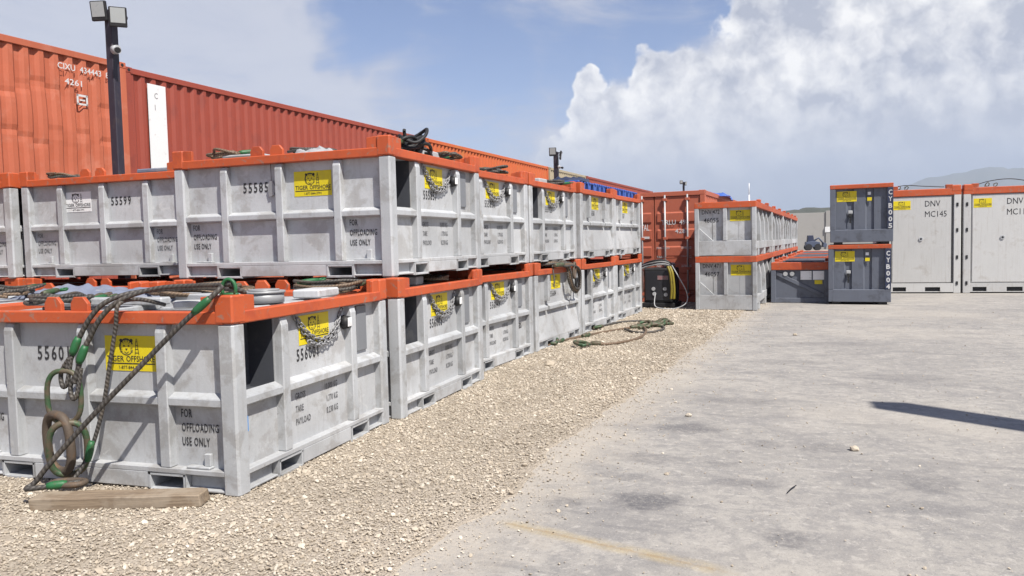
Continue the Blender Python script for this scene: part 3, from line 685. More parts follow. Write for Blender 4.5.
def greybox(label, loc, rz, code):
    t = thing('grey_box', label, 'box', loc, rz, 'dark grey stacked boxes'); w, l, h = 1.38, 2.3, 1.44
    for z in (.0,):
        for x in (-.18, -w+.18): ob('skid', MB().box(x-.10, x+.10, .05, l-.05, 0, .07).mesh('skid', BLACK, .01), t)
    ob('bottom_sill', MB().box(-w, 0, 0, .10, .06, .36).mesh('bottom_sill', GREY, .01), t)
    ob('top_beam', MB().box(-w-.003, .003, -.004, .12, h-.10, h).mesh('top_beam', ORANGE, .01), t)
    for x in (-.06, -w+.06): ob('corner_post', MB().box(x-.06, x+.06, 0, .12, .36, h-.10).mesh('corner_post', GREY, .008), t)
    ob('post_strip', MB().box(-.125, -.002, -.003, -.0005, .37, h-.11).mesh('post_strip', NAVY), t)
    pr = [(-w+.12, .075), (-w+.36, .075), (-w+.39, .11), (-w+.50, .11), (-w+.53, .075), (-w+.78, .075), (-w+.81, .11), (-w+.94, .11), (-w+.97, .075), (-.12, .075), (-.12, .13), (-w+.12, .13)]
    ob('front_panel', MB().prism(pr, .36, h-.1, 'z').mesh('front_panel', GREY), t)
    ob('body', MB().box(-w+.02, -.02, .13, l, .07, h-.06).mesh('body', GREY, .01), t)
    for x in (-w+.03, -.03): ob('side_beam', MB().box(x-.03, x+.03, .12, l, h-.10, h-.002).mesh('side_beam', ORANGE, .008), t)
    ob('rear_beam', MB().box(-w+.06, -.06, l-.1, l+.004, h-.10, h-.002).mesh('rear_beam', ORANGE, .008), t)
    s_ = sign(t, (-w+.37, .072, 1.16), RF); s_.scale = (1.0, 1.0, 1)
    g = MB(); g.box(-w+.40, -w+.50, .05, .075, .74, .82); lk = ob('latch', g.mesh('latch', PALEW, .01), t)
    g = MB(); g.cyl((-w+.45, .075, .70), .045, -.05, 'y', 12); g.box(-w+.43, -w+.47, .03, .06, .52, .70); ob('latch_handle', g.mesh('latch_handle', BLACK, .004), lk)
    ob('small_label', MB().box(-w+.82, -w+.92, .06, .074, 1.04, 1.12).mesh('small_label', YELLOW), t); ob('white_plate', MB().box(-w+.83, -w+.90, .06, .074, 1.18, 1.25).mesh('white_plate', WHITEP), t)
    mb = MB()
    for k, s in enumerate(code): letter(mb, s, 0, -k*.158, h=.112, w=.082 if s != '1' else .05, align='c', bold=.03)
    ob('code_lettering', mb.mesh('code_lettering', INKW), t, (-.064, -.0045, h-.27), RF, label='vertical code '+code)
    return t
greybox('dark grey box CYB004 with orange top, under another one', (6.32, 15.95, 0), -.10, 'CYB004')
greybox('dark grey box CYB005 stacked on top of its twin', (6.36, 15.93, 1.44), -.095, 'CYB005')

# ------------------------------------------------------------------ tall off-white offshore containers
def tall(label, loc, rz, code, cw=None):
    t = thing('offshore_container', label, 'container', loc, rz, 'tall off-white containers'); w, l, h = 1.94, 2.6, 2.93
    ob('body', MB().box(-w+.03, -.03, .06, l, .1, h-.12).mesh('body', MCW, .01), t)
    ob('door_panel', MB().box(-w+.22, -.22, .02, .06, .30, h-.23).mesh('door_panel', MCW, .012), t)
    pk = [(.24, .58), (1.06, 1.44)]; mb = MB()
    for a, c in ((0, .24), (.58, 1.06), (1.44, w)): mb.box(-w+a, -w+c, .0, .1, .03, .28)
    for a, c in pk: mb.box(-w+a, -w+c, .0, .1, .17, .28); mb.box(-w+a, -w+c, .0, .1, .03, .05)
    ob('bottom_sill', mb.mesh('bottom_sill', MCW), t)
    for a, c in pk: ob('fork_pocket', MB().box(-w+a, -w+c, .055, .075, .05, .17).mesh('fork_pocket', BLACK), t)
    for x in (-.09, -w+.09):
        p_ = ob('corner_post', MB().box(x-.09, x+.09, -.004, .18, 0, h-.2).mesh('corner_post', MCW, .012), t)
        for z in (.28, 1.0, 1.75, 2.45): ob('hinge', MB().box(x-.025, x+.025, -.02, .0, z-.05, z+.05).mesh('hinge', BLACK, .004), p_)
        ob('corner_cap', MB().box(x-.15 if x > -1 else x-.09, x+.09 if x > -1 else x+.15, -.01, .22, h-.12, h+.06).mesh('corner_cap', ORANGE, .02), t)
        g = MB()
        for k in range(3): g.box(x-.28 if x > -1 else x+.12, x-.12 if x > -1 else x+.28, -.006, .16, h-.02+k*.035, h+.008+k*.035)
        ob('stacking_pad', g.mesh('stacking_pad', ORANGE, .004), t)
    ob('top_beam', MB().box(-w, 0, -.006, .16, h-.215, h-.03).mesh('top_beam', ORANGE, .012), t)
    ob('roof', MB().box(-w+.02, -.02, .16, l, h-.12, h-.04).mesh('roof', ORANGE, .01), t)
    ob('door_seam', MB().box(-.225, -.205, .012, .03, .05, h-.24).mesh('door_seam', BLACK), t)
    g = MB(); g.cyl((-w/2-.02, .03, 1.52), .055, -.03, 'y', 12); ob('vent_port', g.mesh('vent_port', GALV), t)
    g = MB(); g.cyl((-w/2-.02, .002, 1.52), .03, -.004, 'y', 10); ob('vent_bolt', g.mesh('vent_bolt', BLACK), t)
    mb = MB(); letter(mb, 'DNV', 0, 0, h=.17, w=.38); letter(mb, code, 0, -.29, h=.17, w=cw or .54)
    ob('stencil_lettering', mb.mesh('stencil_lettering', INK), t, (-w+1.05, .0175, 2.42), RF, label='lettering DNV '+code)
    s_ = sign(t, (-w+.47, .0175, 2.47), RF); s_.scale = (1.0, 1.0, 1)
    return t
MC1 = tall('tall off-white container MC145 with orange top behind the grey boxes', (8.66, 19.93, 0), -.01, 'MC145')
MC2 = tall('tall off-white container MC11 with orange top at the right edge', (10.66, 19.93, 0), -.01, 'MC11', .41)

# ------------------------------------------------------------------ lamp posts
def flood(t, loc, rz, tilt, s=1.):
    f_ = ob('floodlight', MB().box(-.17*s, .17*s, -.04*s, .04*s, -.20*s, .20*s).mesh('floodlight', BLACK, .012), t, loc, (tilt, 0, rz))
    ob('lens', MB().box(-.138*s, .138*s, -.046*s, -.041*s, -.12*s, .178*s).mesh('lens', LENS, .002), f_)
    ob('bracket', MB().box(-.18*s, .18*s, .04*s, .07*s, -.03*s, .03*s).mesh('bracket', POLE, .004), f_)
    return f_
def lamp(label, loc, h, r=.10, s=1., cams=True, dirs=((-.21, -.08, 20), (.24, -.05, 60))):
    t = thing('lamp_post', label, 'lamp post', loc, 0, 'floodlight posts')
    ob('pole', MB().box(-r, r, -r, r, 0, h).mesh('pole', POLE, .012), t)
    ob('base_plate', MB().box(-r*2, r*2, -r*2, r*2, 0, .03).mesh('base_plate', POLE, .005), t)
    for dx, dy, a in dirs: flood(t, (dx*s, dy*s-.1, h-.02-(0 if dx < 0 else .16*s)), R(a), R(9), s)
    if dirs: g = MB(); g.box(-.3*s, .34*s, -.10*s-.02, -.10*s+.03, h-.08, h-.03); ob('crossarm', g.mesh('crossarm', POLE, .005), t)
    if cams:
        g = MB(); g.cyl((r, -.05, h-.62), .07, .09, 'x', 12); c_ = ob('camera_base', g.mesh('camera_base', PALEW), t)
        g = MB(); g.tube([(r+.06, -.06, h-.60), (r+.18, -.16, h-.66)], .035, 10); ob('camera_head', g.mesh('camera_head', PALEW), c_)
        g = MB(); g.tube([(r+.18, -.16, h-.66), (r+.23, -.2, h-.68)], .045, 10); ob('camera_hood', g.mesh('camera_hood', BLACK), c_)
    return t
lamp('tall dark lamp post with two floodlights and a camera at the left', (-6.53, 5.88, 0), 5.50, .07, .76, dirs=((-.11, -.06, 12), (.33, -.02, 40)))
lamp('dark lamp post with floodlights behind the middle of the rows', (-4.5, 26.8, 0), 5.35, .09, .85, dirs=((-.08, -.2, 10), (.26, .0, 100)))
lamp('small distant lamp post above the brown red container', (.17, 31.6, 0), 4.25, .045, .42, False)
# a post standing on the yard to the right of the view; its shadow crosses the concrete
lamp('lamp post standing right of the view that throws the long shadow on the concrete', (8.68, 1.02, 0), 7.0, .17, 1.3, False, dirs=())

# ------------------------------------------------------------------ rope slings and lifting gear
def shackle(t, p, d=(0, 0, 1), side=(1, 0, 0), s=.06, m=None, name='shackle'):
    p, d, side = Vector(p), Vector(d).normalized(), Vector(side).normalized()
    pts = [p+side*s*math.cos(a)*1.0+d*s*1.35*math.sin(a) for a in [R(-35+250*k/14) for k in range(15)]]
    g = MB().tube(pts, s*.26, 8); o = ob(name, g.mesh(name, m or GREEN), t)
    a, c = pts[0], pts[-1]; ax = (c-a).normalized()
    ob('shackle_pin', MB().tube([a-ax*s*.5, c+ax*s*.5], s*.24, 8).mesh('shackle_pin', m or GREEN), o); return o
def ferrule(t, a, c, r=.028, m=None):
    a, c = Vector(a), Vector(c); pts = [a.lerp(c, k/5) for k in range(6)]
    return ob('ferrule', MB().tube(pts, lambda q: r*(.72+.28*math.sin(math.pi*min(1, max(0, q*1.0)))**.5), 10).mesh('ferrule', m or GREEN), t)
def link(t, c, ax, side, ln, wd, r, m, name='master_link'):
    c, ax, side = Vector(c), Vector(ax).normalized(), Vector(side).normalized(); pts = []
    for k in range(28):
        a = 2*math.pi*k/28; x = math.copysign(abs(math.cos(a))**.75, math.cos(a)); y = math.copysign(abs(math.sin(a))**.75, math.sin(a))
        pts.append(c+ax*(ln/2-r)*x+side*(wd/2-r)*y)
    return ob(name, MB().tube(pts, r, 10, closed=True).mesh(name, m), t)
def ropeo(t, pts, r=.014, m=None, closed=False, sub=8): return ob('rope', MB().tube(spline(pts, sub, closed), r, 8, closed).mesh('rope', m or ROPE), t)

t = thing('wire_rope_sling', 'four leg wire rope sling with green ferrules and big links hanging over the front bin', 'sling', (-1.1, -.12, 0))
t.location = (0, 0, 0)
ropeo(t, [(-1.275, -.13, .86), (-1.235, -.11, .96), (-1.204, -.10, 1.035), (-1.172, -.09, 1.098), (-1.10, -.07, 1.215), (-1.0, -.03, 1.315), (-.86, .08, 1.372), (-.62, .30, 1.39), (-.30, .38, 1.375), (-.06, .22, 1.36), (-.07, .09, 1.41)], .0175)
ropeo(t, [(-1.205, -.14, .76), (-1.17, -.13, .87), (-1.137, -.12, .973), (-1.104, -.10, 1.052), (-1.0, -.08, 1.215), (-.86, -.04, 1.33), (-.66, .06, 1.40), (-.40, .12, 1.415), (-.16, .09, 1.42), (-.05, .08, 1.425)], .0175)
ropeo(t, [(-.80, .30, 1.27), (-.83, .08, 1.325), (-.865, -.06, 1.30), (-.90, -.06, 1.15), (-.955, -.07, .90), (-1.03, -.08, .58), (-1.11, -.12, .30), (-1.17, -.20, .13), (-1.19, -.26, .115)], .0145)
ropeo(t, [(-.06, -.0, 1.42), (-.12, -.05, 1.345), (-.32, -.11, 1.168), (-.61, -.19, .884), (-.92, -.28, .572), (-1.20, -.37, .264), (-1.29, -.41, .145), (-1.32, -.45, .115), (-1.29, -.46, .115), (-1.22, -.42, .118), (-1.12, -.35, .122), (-1.05, -.28, .125)], .0175)
for a, c in (((-1.236, -.115, .955), (-1.19, -.097, 1.075)), ((-1.16, -.135, .90), (-1.118, -.112, 1.02))): ferrule(t, a, c, .029)
ferrule(t, (-.235, -.085, 1.245), (-.125, -.053, 1.342), .028)
ferrule(t, (-1.20, -.405, .122), (-1.10, -.335, .126), .028); ferrule(t, (-1.09, -.13, .36), (-1.125, -.14, .22), .026)
for x0, z0, w_, h_ in ((-1.295, .83, .06, .19), (-1.215, .75, .06, .19)):
    ropeo(t, [(x0+.045, -.125, z0+h_*.55), (x0-.03, -.13, z0), (x0-.015, -.14, z0-.09), (x0+.02, -.14, z0-.085), (x0+.04, -.13, z0), (x0+.055, -.12, z0+h_*.6)], .015, closed=False)
link(t, (-1.30, -.14, .665), (.03, -.02, 1), (1, .25, 0), .40, .28, .018, mat('worn_green_steel', (.045, .10, .045), .55, .1, .3, (.13, .095, .065), .9, 9, cut=(.40, .56)))
link(t, (-1.32, -.185, .35), (.0, -.05, 1), (1, -.2, 0), .46, .33, .030, RUST)
link(t, (-1.235, -.19, .315), (.12, -.1, 1), (.8, .6, 0), .42, .28, .022, MATS['worn_green_steel'])
shackle(t, (-.07, .07, 1.395), (0, 0, 1), (1, .2, 0), .048)
link(t, (-1.13, -.30, .118), (1, .25, 0), (-.25, 1, 0), .26, .15, .02, RUST, 'ring')

# rope coil hanging over the fourth lower bin
def onrow(off, s, z): q = rowp(0, off, s); return (q.x, q.y, z)
t = thing('rope_coil', 'coil of dark wire rope hanging over the lower bin with the sloping plate', 'rope')
for k in range(3):
    a = .02*k; ropeo(t, [onrow(-.30, 2.75+.1*k, 1.30), onrow(-.02, 3.05+.12*k, 1.315+a), onrow(.04+a, 3.45, 1.31-a), onrow(.06+a, 3.85+.04*k, 1.30-a), onrow(.07+a, 4.20, 1.16), onrow(.07+a, 4.27-.03*k, .93), onrow(.07+a, 4.12, .80+.03*k), onrow(.07+a, 3.88, .86+.02*k), onrow(.06+a, 3.72+.03*k, 1.04), onrow(.05+a, 3.70, 1.22), onrow(.0, 3.62, 1.31+a), onrow(-.3, 3.55, 1.26)], .02, ROPEB if k == 1 else ROPE)
ropeo(t, [onrow(.0, 3.1, 1.30), onrow(.06, 3.02, 1.10), onrow(.06, 3.0, .95)], .012); ferrule(t, onrow(.06, 3.05, 1.29), onrow(.07, 3.45, 1.30), .035, MATS['worn_green_steel'])
link(t, onrow(.09, 3.95, 1.18), (0, .2, 1), (0, 1, 0), .30, .18, .022, RUST); shackle(t, onrow(.09, 4.05, .98), (0, 0, -1), (0, 1, 0), .07, BLACK)

# slings lying on the gravel
t = thing('ground_sling', 'rusty rope sling with green shackles lying on the gravel by the bins', 'sling')
Z = .028
G1 = [(.12, 7.45), (.14, 7.84), (.21, 8.26), (.39, 8.79), (.64, 9.46), (.94, 10.09), (1.16, 10.4), (1.34, 10.5)]
G2 = [(.68, 7.55), (.62, 7.95), (.86, 7.82), (1.12, 7.97), (1.35, 8.47), (1.42, 9.1), (1.38, 9.73), (1.22, 10.4)]
G3 = [(.42, 9.9), (.50, 10.7), (.68, 11.25), (.96, 11.45), (1.22, 11.35), (1.45, 11.1)]
G4 = [(.99, 9.79), (1.21, 9.52), (1.47, 9.55), (1.64, 9.95), (1.62, 10.36), (1.45, 10.7)]
for k, g in enumerate((G1, G2, G3, G4)): ropeo(t, [(x, y, Z+.02*(k == 1)*(i > 5)+.025*(k > 1)*(i in (0, 5))) for i, (x, y) in enumerate(g)], .022, (ROPEB, ROPEB, ROPE, ROPE)[k])
WG = MATS['worn_green_steel']
for (x, y), d, s in (((.13, 7.75), (.2, 1, .25), .10), ((.68, 7.56), (-1, .4, .2), .10), ((1.45, 10.75), (1, .3, .35), .12), ((1.25, 10.45), (.3, 1, .3), .12), ((1.58, 10.9), (-.5, 1, .3), .11), ((.44, 9.95), (1, .2, .2), .08)):
    shackle(t, (x, y, .07), d, Vector(d).cross((0, 0, 1)), s, WG)
for a, c in (((1.02, 10.2), (1.28, 10.46)), ((.76, 7.80), (.92, 7.83)), ((.16, 7.95), (.22, 8.2)), ((1.2, 10.1), (1.3, 10.4)), ((1.35, 10.55), (1.6, 10.5)), ((.42, 8.75), (.5, 8.98))): ferrule(t, (*a, .04), (*c, .045), .042, WG)
for c, ax in (((1.42, 10.55, .07), (1, .5, .1)), ((1.55, 10.75, .09), (.2, 1, .3))): link(t, c, ax, Vector(ax).cross((0, 0, 1)), .34, .2, .028, WG)

# gear on the lids: local to a bin
def lid_sling(label, binkey, x, y, seed, n=3, r=.015, z=None, fer=2, spread=.35, name='lid_sling', stretch=1.):
    rg = random.Random(seed); t = thing(name, label, 'sling', bins[binkey].matrix_basis @ Vector((x, y, 0)), bins[binkey].rotation_euler.z, 'slings on the bin lids')
    z0 = 1.235 if z is None else z
    for k in range(n):
        ph = rg.uniform(0, 6.28); pts = []
        for j in range(9):
            a = ph+j*.85*(1 if k % 2 else -1); rad = spread*(.5+.5*rg.random()); pts.append((rad*math.cos(a)*stretch, rad*math.sin(a)*.8, z0+.02+rg.random()*.05+.02*k))
        ropeo(t, pts, r, rg.choice((ROPE, ROPE, ROPEB)))
        if k < fer:
            a, c = Vector(pts[0]), Vector(pts[0])+Vector((rg.uniform(-.12, .12), .16, .02)); ferrule(t, a, c, .026, rg.choice((GREEN, WG)))
            shackle(t, c+Vector((0, .05, .0)), (rg.uniform(-.5, .5), .8, .12), (1, 0, .1), .04, rg.choice((GREEN, WG, RUST)))
    return t
lid_sling('rope sling with green ferrules on the front bin near its far right corner', 'A', -.45, 1.95, 3, 4, fer=3)
lid_sling('rope sling heaped on the middle of the front bin lid', 'A', -1.25, 1.25, 9, 4, spread=.5)
lid_sling('rope sling with green ferrules at the left of the front bin lid', 'A', -2.05, .55, 14, 3, fer=3, spread=.32)
lid_sling('rope sling on the lid left of the front bin', 'A2', -.9, 1.2, 15, 4, fer=3, spread=.5)
lid_sling('rope sling with green shackle on bin 55585 at its left corner', 'U1', -2.18, .35, 21, 3, fer=2, spread=.26, z=1.265)
lid_sling('rope sling on the middle of bin 55585', 'U1', -1.2, .55, 22, 3, fer=1, spread=.3, z=1.25)
lid_sling('rope sling with green end on the right beam of bin 55585', 'U1', -.2, 1.65, 24, 3, fer=2, spread=.24, z=1.26)
lid_sling('green ended rope sling on the left end of the shaded bin with white sign', 'U6', -2.2, .32, 25, 2, fer=2, spread=.25, z=1.255)
lid_sling('rope sling with green ends on bin 555856', 'U2', -.22, 1.35, 31, 3, fer=2, spread=.26, z=1.255)
lid_sling('rope sling with green ends on the third bin of the top row', 'U3', -.22, 1.6, 32, 3, fer=2, spread=.26, z=1.255)
lid_sling('rope sling squeezed on the lid of lower bin 556005', 'B', -.35, 1.5, 41, 3, fer=1, spread=.25, z=1.22)
# dark bundle on the corner bin
t = thing('rope_bundle', 'tangled black rope bundle standing on the corner of bin 55585', 'rope', bins['U1'].matrix_basis @ Vector((-.16, .82, .14)), -.04); t.scale = (.85, .85, .87)
rg = random.Random(5)
for k in range(7):
    ph = rg.uniform(0, 6.28); c = Vector((rg.uniform(-.04, .04), rg.uniform(-.12, .1), 1.36+.022*k)); rx, ry = rg.uniform(.10, .17), rg.uniform(.12, .24)
    ropeo(t, [c+Vector((rx*math.cos(ph+a), ry*math.sin(ph+a), .05*math.sin(2*a+ph)+(.06 if k > 4 else 0)*math.sin(a))) for a in [2*math.pi*j/8 for j in range(8)]], .021, BLACK, True)
for k in range(6):
    y = -.38+.13*k; ropeo(t, [(rg.uniform(-.1, .02), y, 1.275), (rg.uniform(-.06, .04), y*.6, 1.34), (0, y*.2, 1.42), (.02, .05, 1.44)], .02, BLACK)
ropeo(t, [(.05, .05, 1.38), (.15, .12, 1.33), (.17, .16, 1.24), (.165, .17, 1.17)], .02, BLACK)
ropeo(t, [(-.05, -.1, 1.45), (-.06, -.12, 1.54), (-.05, -.14, 1.57)], .022, BLACK)
ferrule(t, (-.03, -.52, 1.35), (-.03, -.2, 1.44), .04, WG)
link(t, (-.08, .42, 1.33), (0, 1, .1), (.1, 0, 1), .30, .18, .024, RUST); link(t, (-.06, .72, 1.30), (0, 1, 0), (.4, 0, 1), .26, .13, .022, GALV)
# lids, plates and blocks on the bins
def slab(name, label, cat, key, x, y, z, dx, dy, dz, m, rz=0):
    o = ob(name, MB().box(-dx/2, dx/2, -dy/2, dy/2, 0, dz).mesh(name, m, .012), None, bins[key].matrix_basis @ Vector((x, y, z)), (0, 0, bins[key].rotation_euler.z+rz)); return tag(o, label, cat)
g = MB(); g.cyl((0, 0, 0), .155, .075, 'z', 28); g.cyl((0, 0, .075), .165, .018, 'z', 28); g.cyl((0, 0, .093), .12, .012, 'z', 24)
o = ob('drum_lid', g.mesh('drum_lid', mat('dull_lid_steel', (.36, .365, .37), .45, .2, .2)), None, (-.42, .95, 1.235)); tag(o, 'round grey drum lid lying on the front bin near its right corner', 'lid')
slab('grey_block', 'pale grey block lying on the front bin near its far end', 'block', 'A', -.30, 1.52, 1.24, .24, .40, .07, GALV2, .1)
slab('grey_block', 'grey block on the lid of lower bin 556005 beneath the upper row', 'block', 'B', -.4, 1.05, 1.235, .25, .3, .09, PALEW, .2)
slab('flat_plate', 'flat grey plate on the left half of bin 55585', 'plate', 'U1', -1.88, .33, 1.275, .5, .25, .03, GALV, .05)
slab('white_block', 'white block on top of the corner bin beside the black bundle', 'block', 'U1', -.26, 1.22, 1.25, .22, .42, .09, PALEW, .05)
slab('white_block', 'white block lying on bin 555856', 'block', 'U2', -.24, .62, 1.25, .22, .40, .08, PALEW, 0)
slab('white_block', 'white block lying on the third bin of the top row', 'block', 'U3', -.24, .95, 1.25, .22, .36, .08, PALEW, 0)
slab('flat_plate', 'blue grey plate on the right half of bin 55599', 'plate', 'U6', -.55, .35, 1.27, .7, .3, .05, CLOTH, 0)
slab('flat_bar', 'long grey flat bar lying along the left part of the front bin lid', 'bar', 'A', -1.75, .62, 1.24, 1.3, .12, .06, GALV, .06)
slab('flat_bar', 'grey bar lying across the front bin lid behind its yellow sign', 'bar', 'A', -.95, 1.0, 1.235, .75, .16, .07, GALV2, -.25)
slab('flat_bar', 'grey bar beside the round drum lid on the front bin', 'bar', 'A', -.55, .48, 1.235, .5, .10, .06, GALV, .5)
def heap(name, label, cat, loc, sx, sy, h, m, seed, n=30):
    g = MB(); me_v = []
    for j in range(n+1):
        for i in range(n+1):
            u, v = i/n*2-1, j/n*2-1; e = max(0, 1-(abs(u)**2.6+abs(v)**2.6)); k = mnoise.noise(Vector((u*2.2+seed, v*2.2, 0)))*.5+mnoise.noise(Vector((u*5+seed, v*7, 4)))*.35
            me_v.append((u*sx+.06*mnoise.noise(Vector((u*3, v*3, seed))), v*sy, max(0, h*(e**.4)*(.62+k)) if e > 0 else 0))
    g.v = me_v
    for j in range(n):
        for i in range(n): a = j*(n+1)+i; g.f.append((a, a+1, a+n+2, a+n+1)); g.sm.append(True); g.uv.append(None)
    o = ob(name, g.mesh(name, m), None, loc); return tag(o, label, cat)
heap('tarp_heap', 'crumpled blue grey tarp on the front bin lid behind its lifting lugs', 'tarp', (-1.95, 1.35, 1.226), .42, .5, .13, CLOTH, 2)
heap('tarp_heap', 'crumpled blue grey tarp on the lid left of the front bin', 'tarp', (-3.3, 1.9, 1.226), .5, .5, .12, CLOTH, 8)
heap('tarp_heap', 'crumpled pale cloth on the beam of bin 55585', 'tarp', bins['U1'].matrix_basis @ Vector((-1.02, .28, 1.226)), .24, .16, .11, mat('dirty_cloth', (.36, .36, .37), .8), 5)
heap('blue_tarp', 'bright blue tarp bundled on the roof of the brown red container', 'tarp', (1.95, 21.5, 2.88), .6, 2.6, .26, BLUE, 4)
t = ob('hanging_tag', MB().prism([(-.02, 0), (.02, 0), (.05, -.08), (.03, -.14), (-.03, -.16), (-.05, -.08)], -.004, .004, 'y').mesh('hanging_tag', CHAIN), bins['U1'], (-1.395, .055, .99))
ob('tag_wire', MB().tube([(-1.395, .055, .99), (-1.395, .05, 1.16)], .004, 6).mesh('tag_wire', CHAIN), bins['U1'])
# blue plastic pallets on the far upper bins
def pallet(label, key, x, y, z, rz=0, m=BLUE):
    t = thing('plastic_pallet', label, 'pallet', bins[key].matrix_basis @ Vector((x, y, z)), bins[key].rotation_euler.z+rz, 'plastic pallets on the bins')
    for k in range(7): ob('slat', MB().box(-.5, .5, -.045, .045, .12, .15).mesh('slat', m, .005), t, (0, -.54+k*.18, 0))
    for x_ in (-.42, 0, .42):
        for k in range(4): ob('block', MB().prism([(-.06, 0), (-.09, .12), (.09, .12), (.06, 0)], -.06, .06, 'x').mesh('block', m, .004), t, (x_, -.5+k*.333, 0))
    for x_ in (-.42, .0, .42): ob('runner', MB().box(-.06, .06, -.58, .58, -.025, 0).mesh('runner', PALEW, .004), t, (x_, 0, 0))
    return t
pallet('blue and white plastic pallet on the nearer sloping plate bin', 'U4', -.58, .70, 1.25); pallet('blue plastic pallet behind the first one on the nearer sloping plate bin', 'U4', -.60, 1.75, 1.26, .03)
pallet('blue plastic pallet at the near end of the last upper bin', 'U5', -.57, .62, 1.26); pallet('blue plastic pallet at the far end of the last upper bin', 'U5', -.57, 1.68, 1.255, .02)
heap('dark_bundle', 'dark navy bundle lying on the pallets of the nearer sloping plate bin', 'bundle', bins['U4'].matrix_basis @ Vector((-.45, .75, 1.40)), .35, .5, .13, NAVY, 11)
# cables on the tall containers
for t_, lab, p in ((MC1, 'thin dark cable lying over the top of container MC145', [(-1.75, .15, 2.95), (-1.4, .1, 3.03), (-.9, .1, 2.99), (-.4, .12, 2.95)]), (MC2, 'thin dark cable arching over the top of container MC11', [(-1.7, .1, 2.94), (-1.3, .1, 3.06), (-.8, .1, 3.10), (-.3, .1, 3.0), (-.15, .1, 2.95)])):
    o = ob('cable', MB().tube(spline(p), .011, 6).mesh('cable', BLACK), None, t_.location, t_.rotation_euler); tag(o, lab, 'cable')
lsz = [(MC1, -1.55), (MC2, -1.35)]
for t_, x in lsz:
    q = thing('shackle_set', 'dark green shackles on top of container '+('MC145' if t_ is MC1 else 'MC11'), 'shackle', t_.matrix_basis @ Vector((x, .1, 2.90)), 0)
    shackle(q, (0, 0, .06), (.3, 0, 1), (1, 0, 0), .045, WG); shackle(q, (.2, .03, .05), (1, 0, .5), (0, 0, 1), .045, WG)

# ------------------------------------------------------------------ black machine with hoses
t = thing('black_machine', 'black engine driven machine with gauges and hoses beside the brown red container', 'machine', (1.05, 14.75, 0), TC)
ob('cabinet', MB().box(-.40, .32, 0, .75, .14, .98).mesh('cabinet', BLACK, .03), t)
ob('base_frame', MB().box(-.44, .36, -.04, .8, .04, .14).mesh('base_frame', BLACK, .01), t)
for x in (-.36, .28): ob('skid', MB().box(x-.05, x+.05, -.06, .8, 0, .04).mesh('skid', BLACK), t)
ob('front_panel', MB().box(-.36, .28, -.012, .0, .2, .9).mesh('front_panel', mat('panel_charcoal', (.035, .036, .042), .4), .006), t)
ob('label_plate', MB().box(-.06, .20, -.02, -.013, .70, .80).mesh('label_plate', mat('machine_label', (.30, .22, .22), .5, 0, .2, (.5, .05, .05), .6, 25)), t)
for x, z in ((-.16, .48), (.12, .48), (-.14, .36), (.14, .34)): ob('gauge', MB().cyl((x, -.012, z), .045, -.02, 'y', 14).mesh('gauge', PALEW if z > .4 else GALV), t)
g = MB()
for k in range(4): ob('hose', MB().tube(spline([(-.55, .1+.05*k, .92+.03*k), (-.3, .05, 1.03+.03*k), (0, .02, 1.08+.03*k), (.22, .05, 1.05+.02*k), (.36, .1, .90)]), .028, 8).mesh('hose', BLACK if k % 2 else GALV), t)
for k in range(2): ob('yellow_hose', MB().tube(spline([(.20+.05*k, -.06, 1.02), (.27+.05*k, -.10, .85), (.30+.055*k, -.10, .5), (.28+.065*k, -.09, .24)]), .034, 8).mesh('yellow_hose', YHOSE), t)
ob('cable', MB().tube(spline([(.3, -.05, 1.05), (.48, -.1, .75), (.66, -.12, .40), (.66, -.2, .16), (.42, -.25, .03), (.10, -.3, .03), (-.08, -.26, .10), (-.10, -.1, .36)]), .012, 6).mesh('cable', PALEW), t)
ob('grey_cover', MB().box(.05, .26, .2, .6, .98, 1.10).mesh('grey_cover', GALV, .03), t)

# ------------------------------------------------------------------ timber baulk
a, c = Vector((-1.20, -.48, 0)), Vector((-.16, -.14, 0)); d = c-a; ln = d.length
n_ = 24; prof = [(-.085, 0), (.085, 0), (.085, .08), (-.085, .08)]; g = MB()
for i in range(n_+1):
    x = -ln/2+ln*i/n_
    for k, (y, z) in enumerate(prof):
        jy = .010*mnoise.noise(Vector((x*4, k*3.7, 1))); jz = .008*mnoise.noise(Vector((x*5, k*5.1, 7))) if z > 0 else 0
        e = .03*mnoise.noise(Vector((k*2.3, y*9, 5))) if i in (0, n_) else 0
        g.v.append((x+e, y+jy-(.02 if (i == n_ and k == 2) else 0), z+jz))
for i in range(n_):
    for k in range(4): q = (k+1) % 4; g.f.append((i*4+k, (i+1)*4+k, (i+1)*4+q, i*4+q)); g.sm.append(False); g.uv.append(None)
g.f += [(0, 1, 2, 3), (n_*4+3, n_*4+2, n_*4+1, n_*4)]; g.sm += [False]*2; g.uv += [None]*2
o = ob('timber_baulk', g.mesh('timber_baulk', WOOD, .006), None, (a+c)/2+Vector((0, 0, .004)), (0, 0, math.atan2(d.y, d.x))); tag(o, 'short weathered wooden baulk on the gravel in front of bin 55601', 'timber')

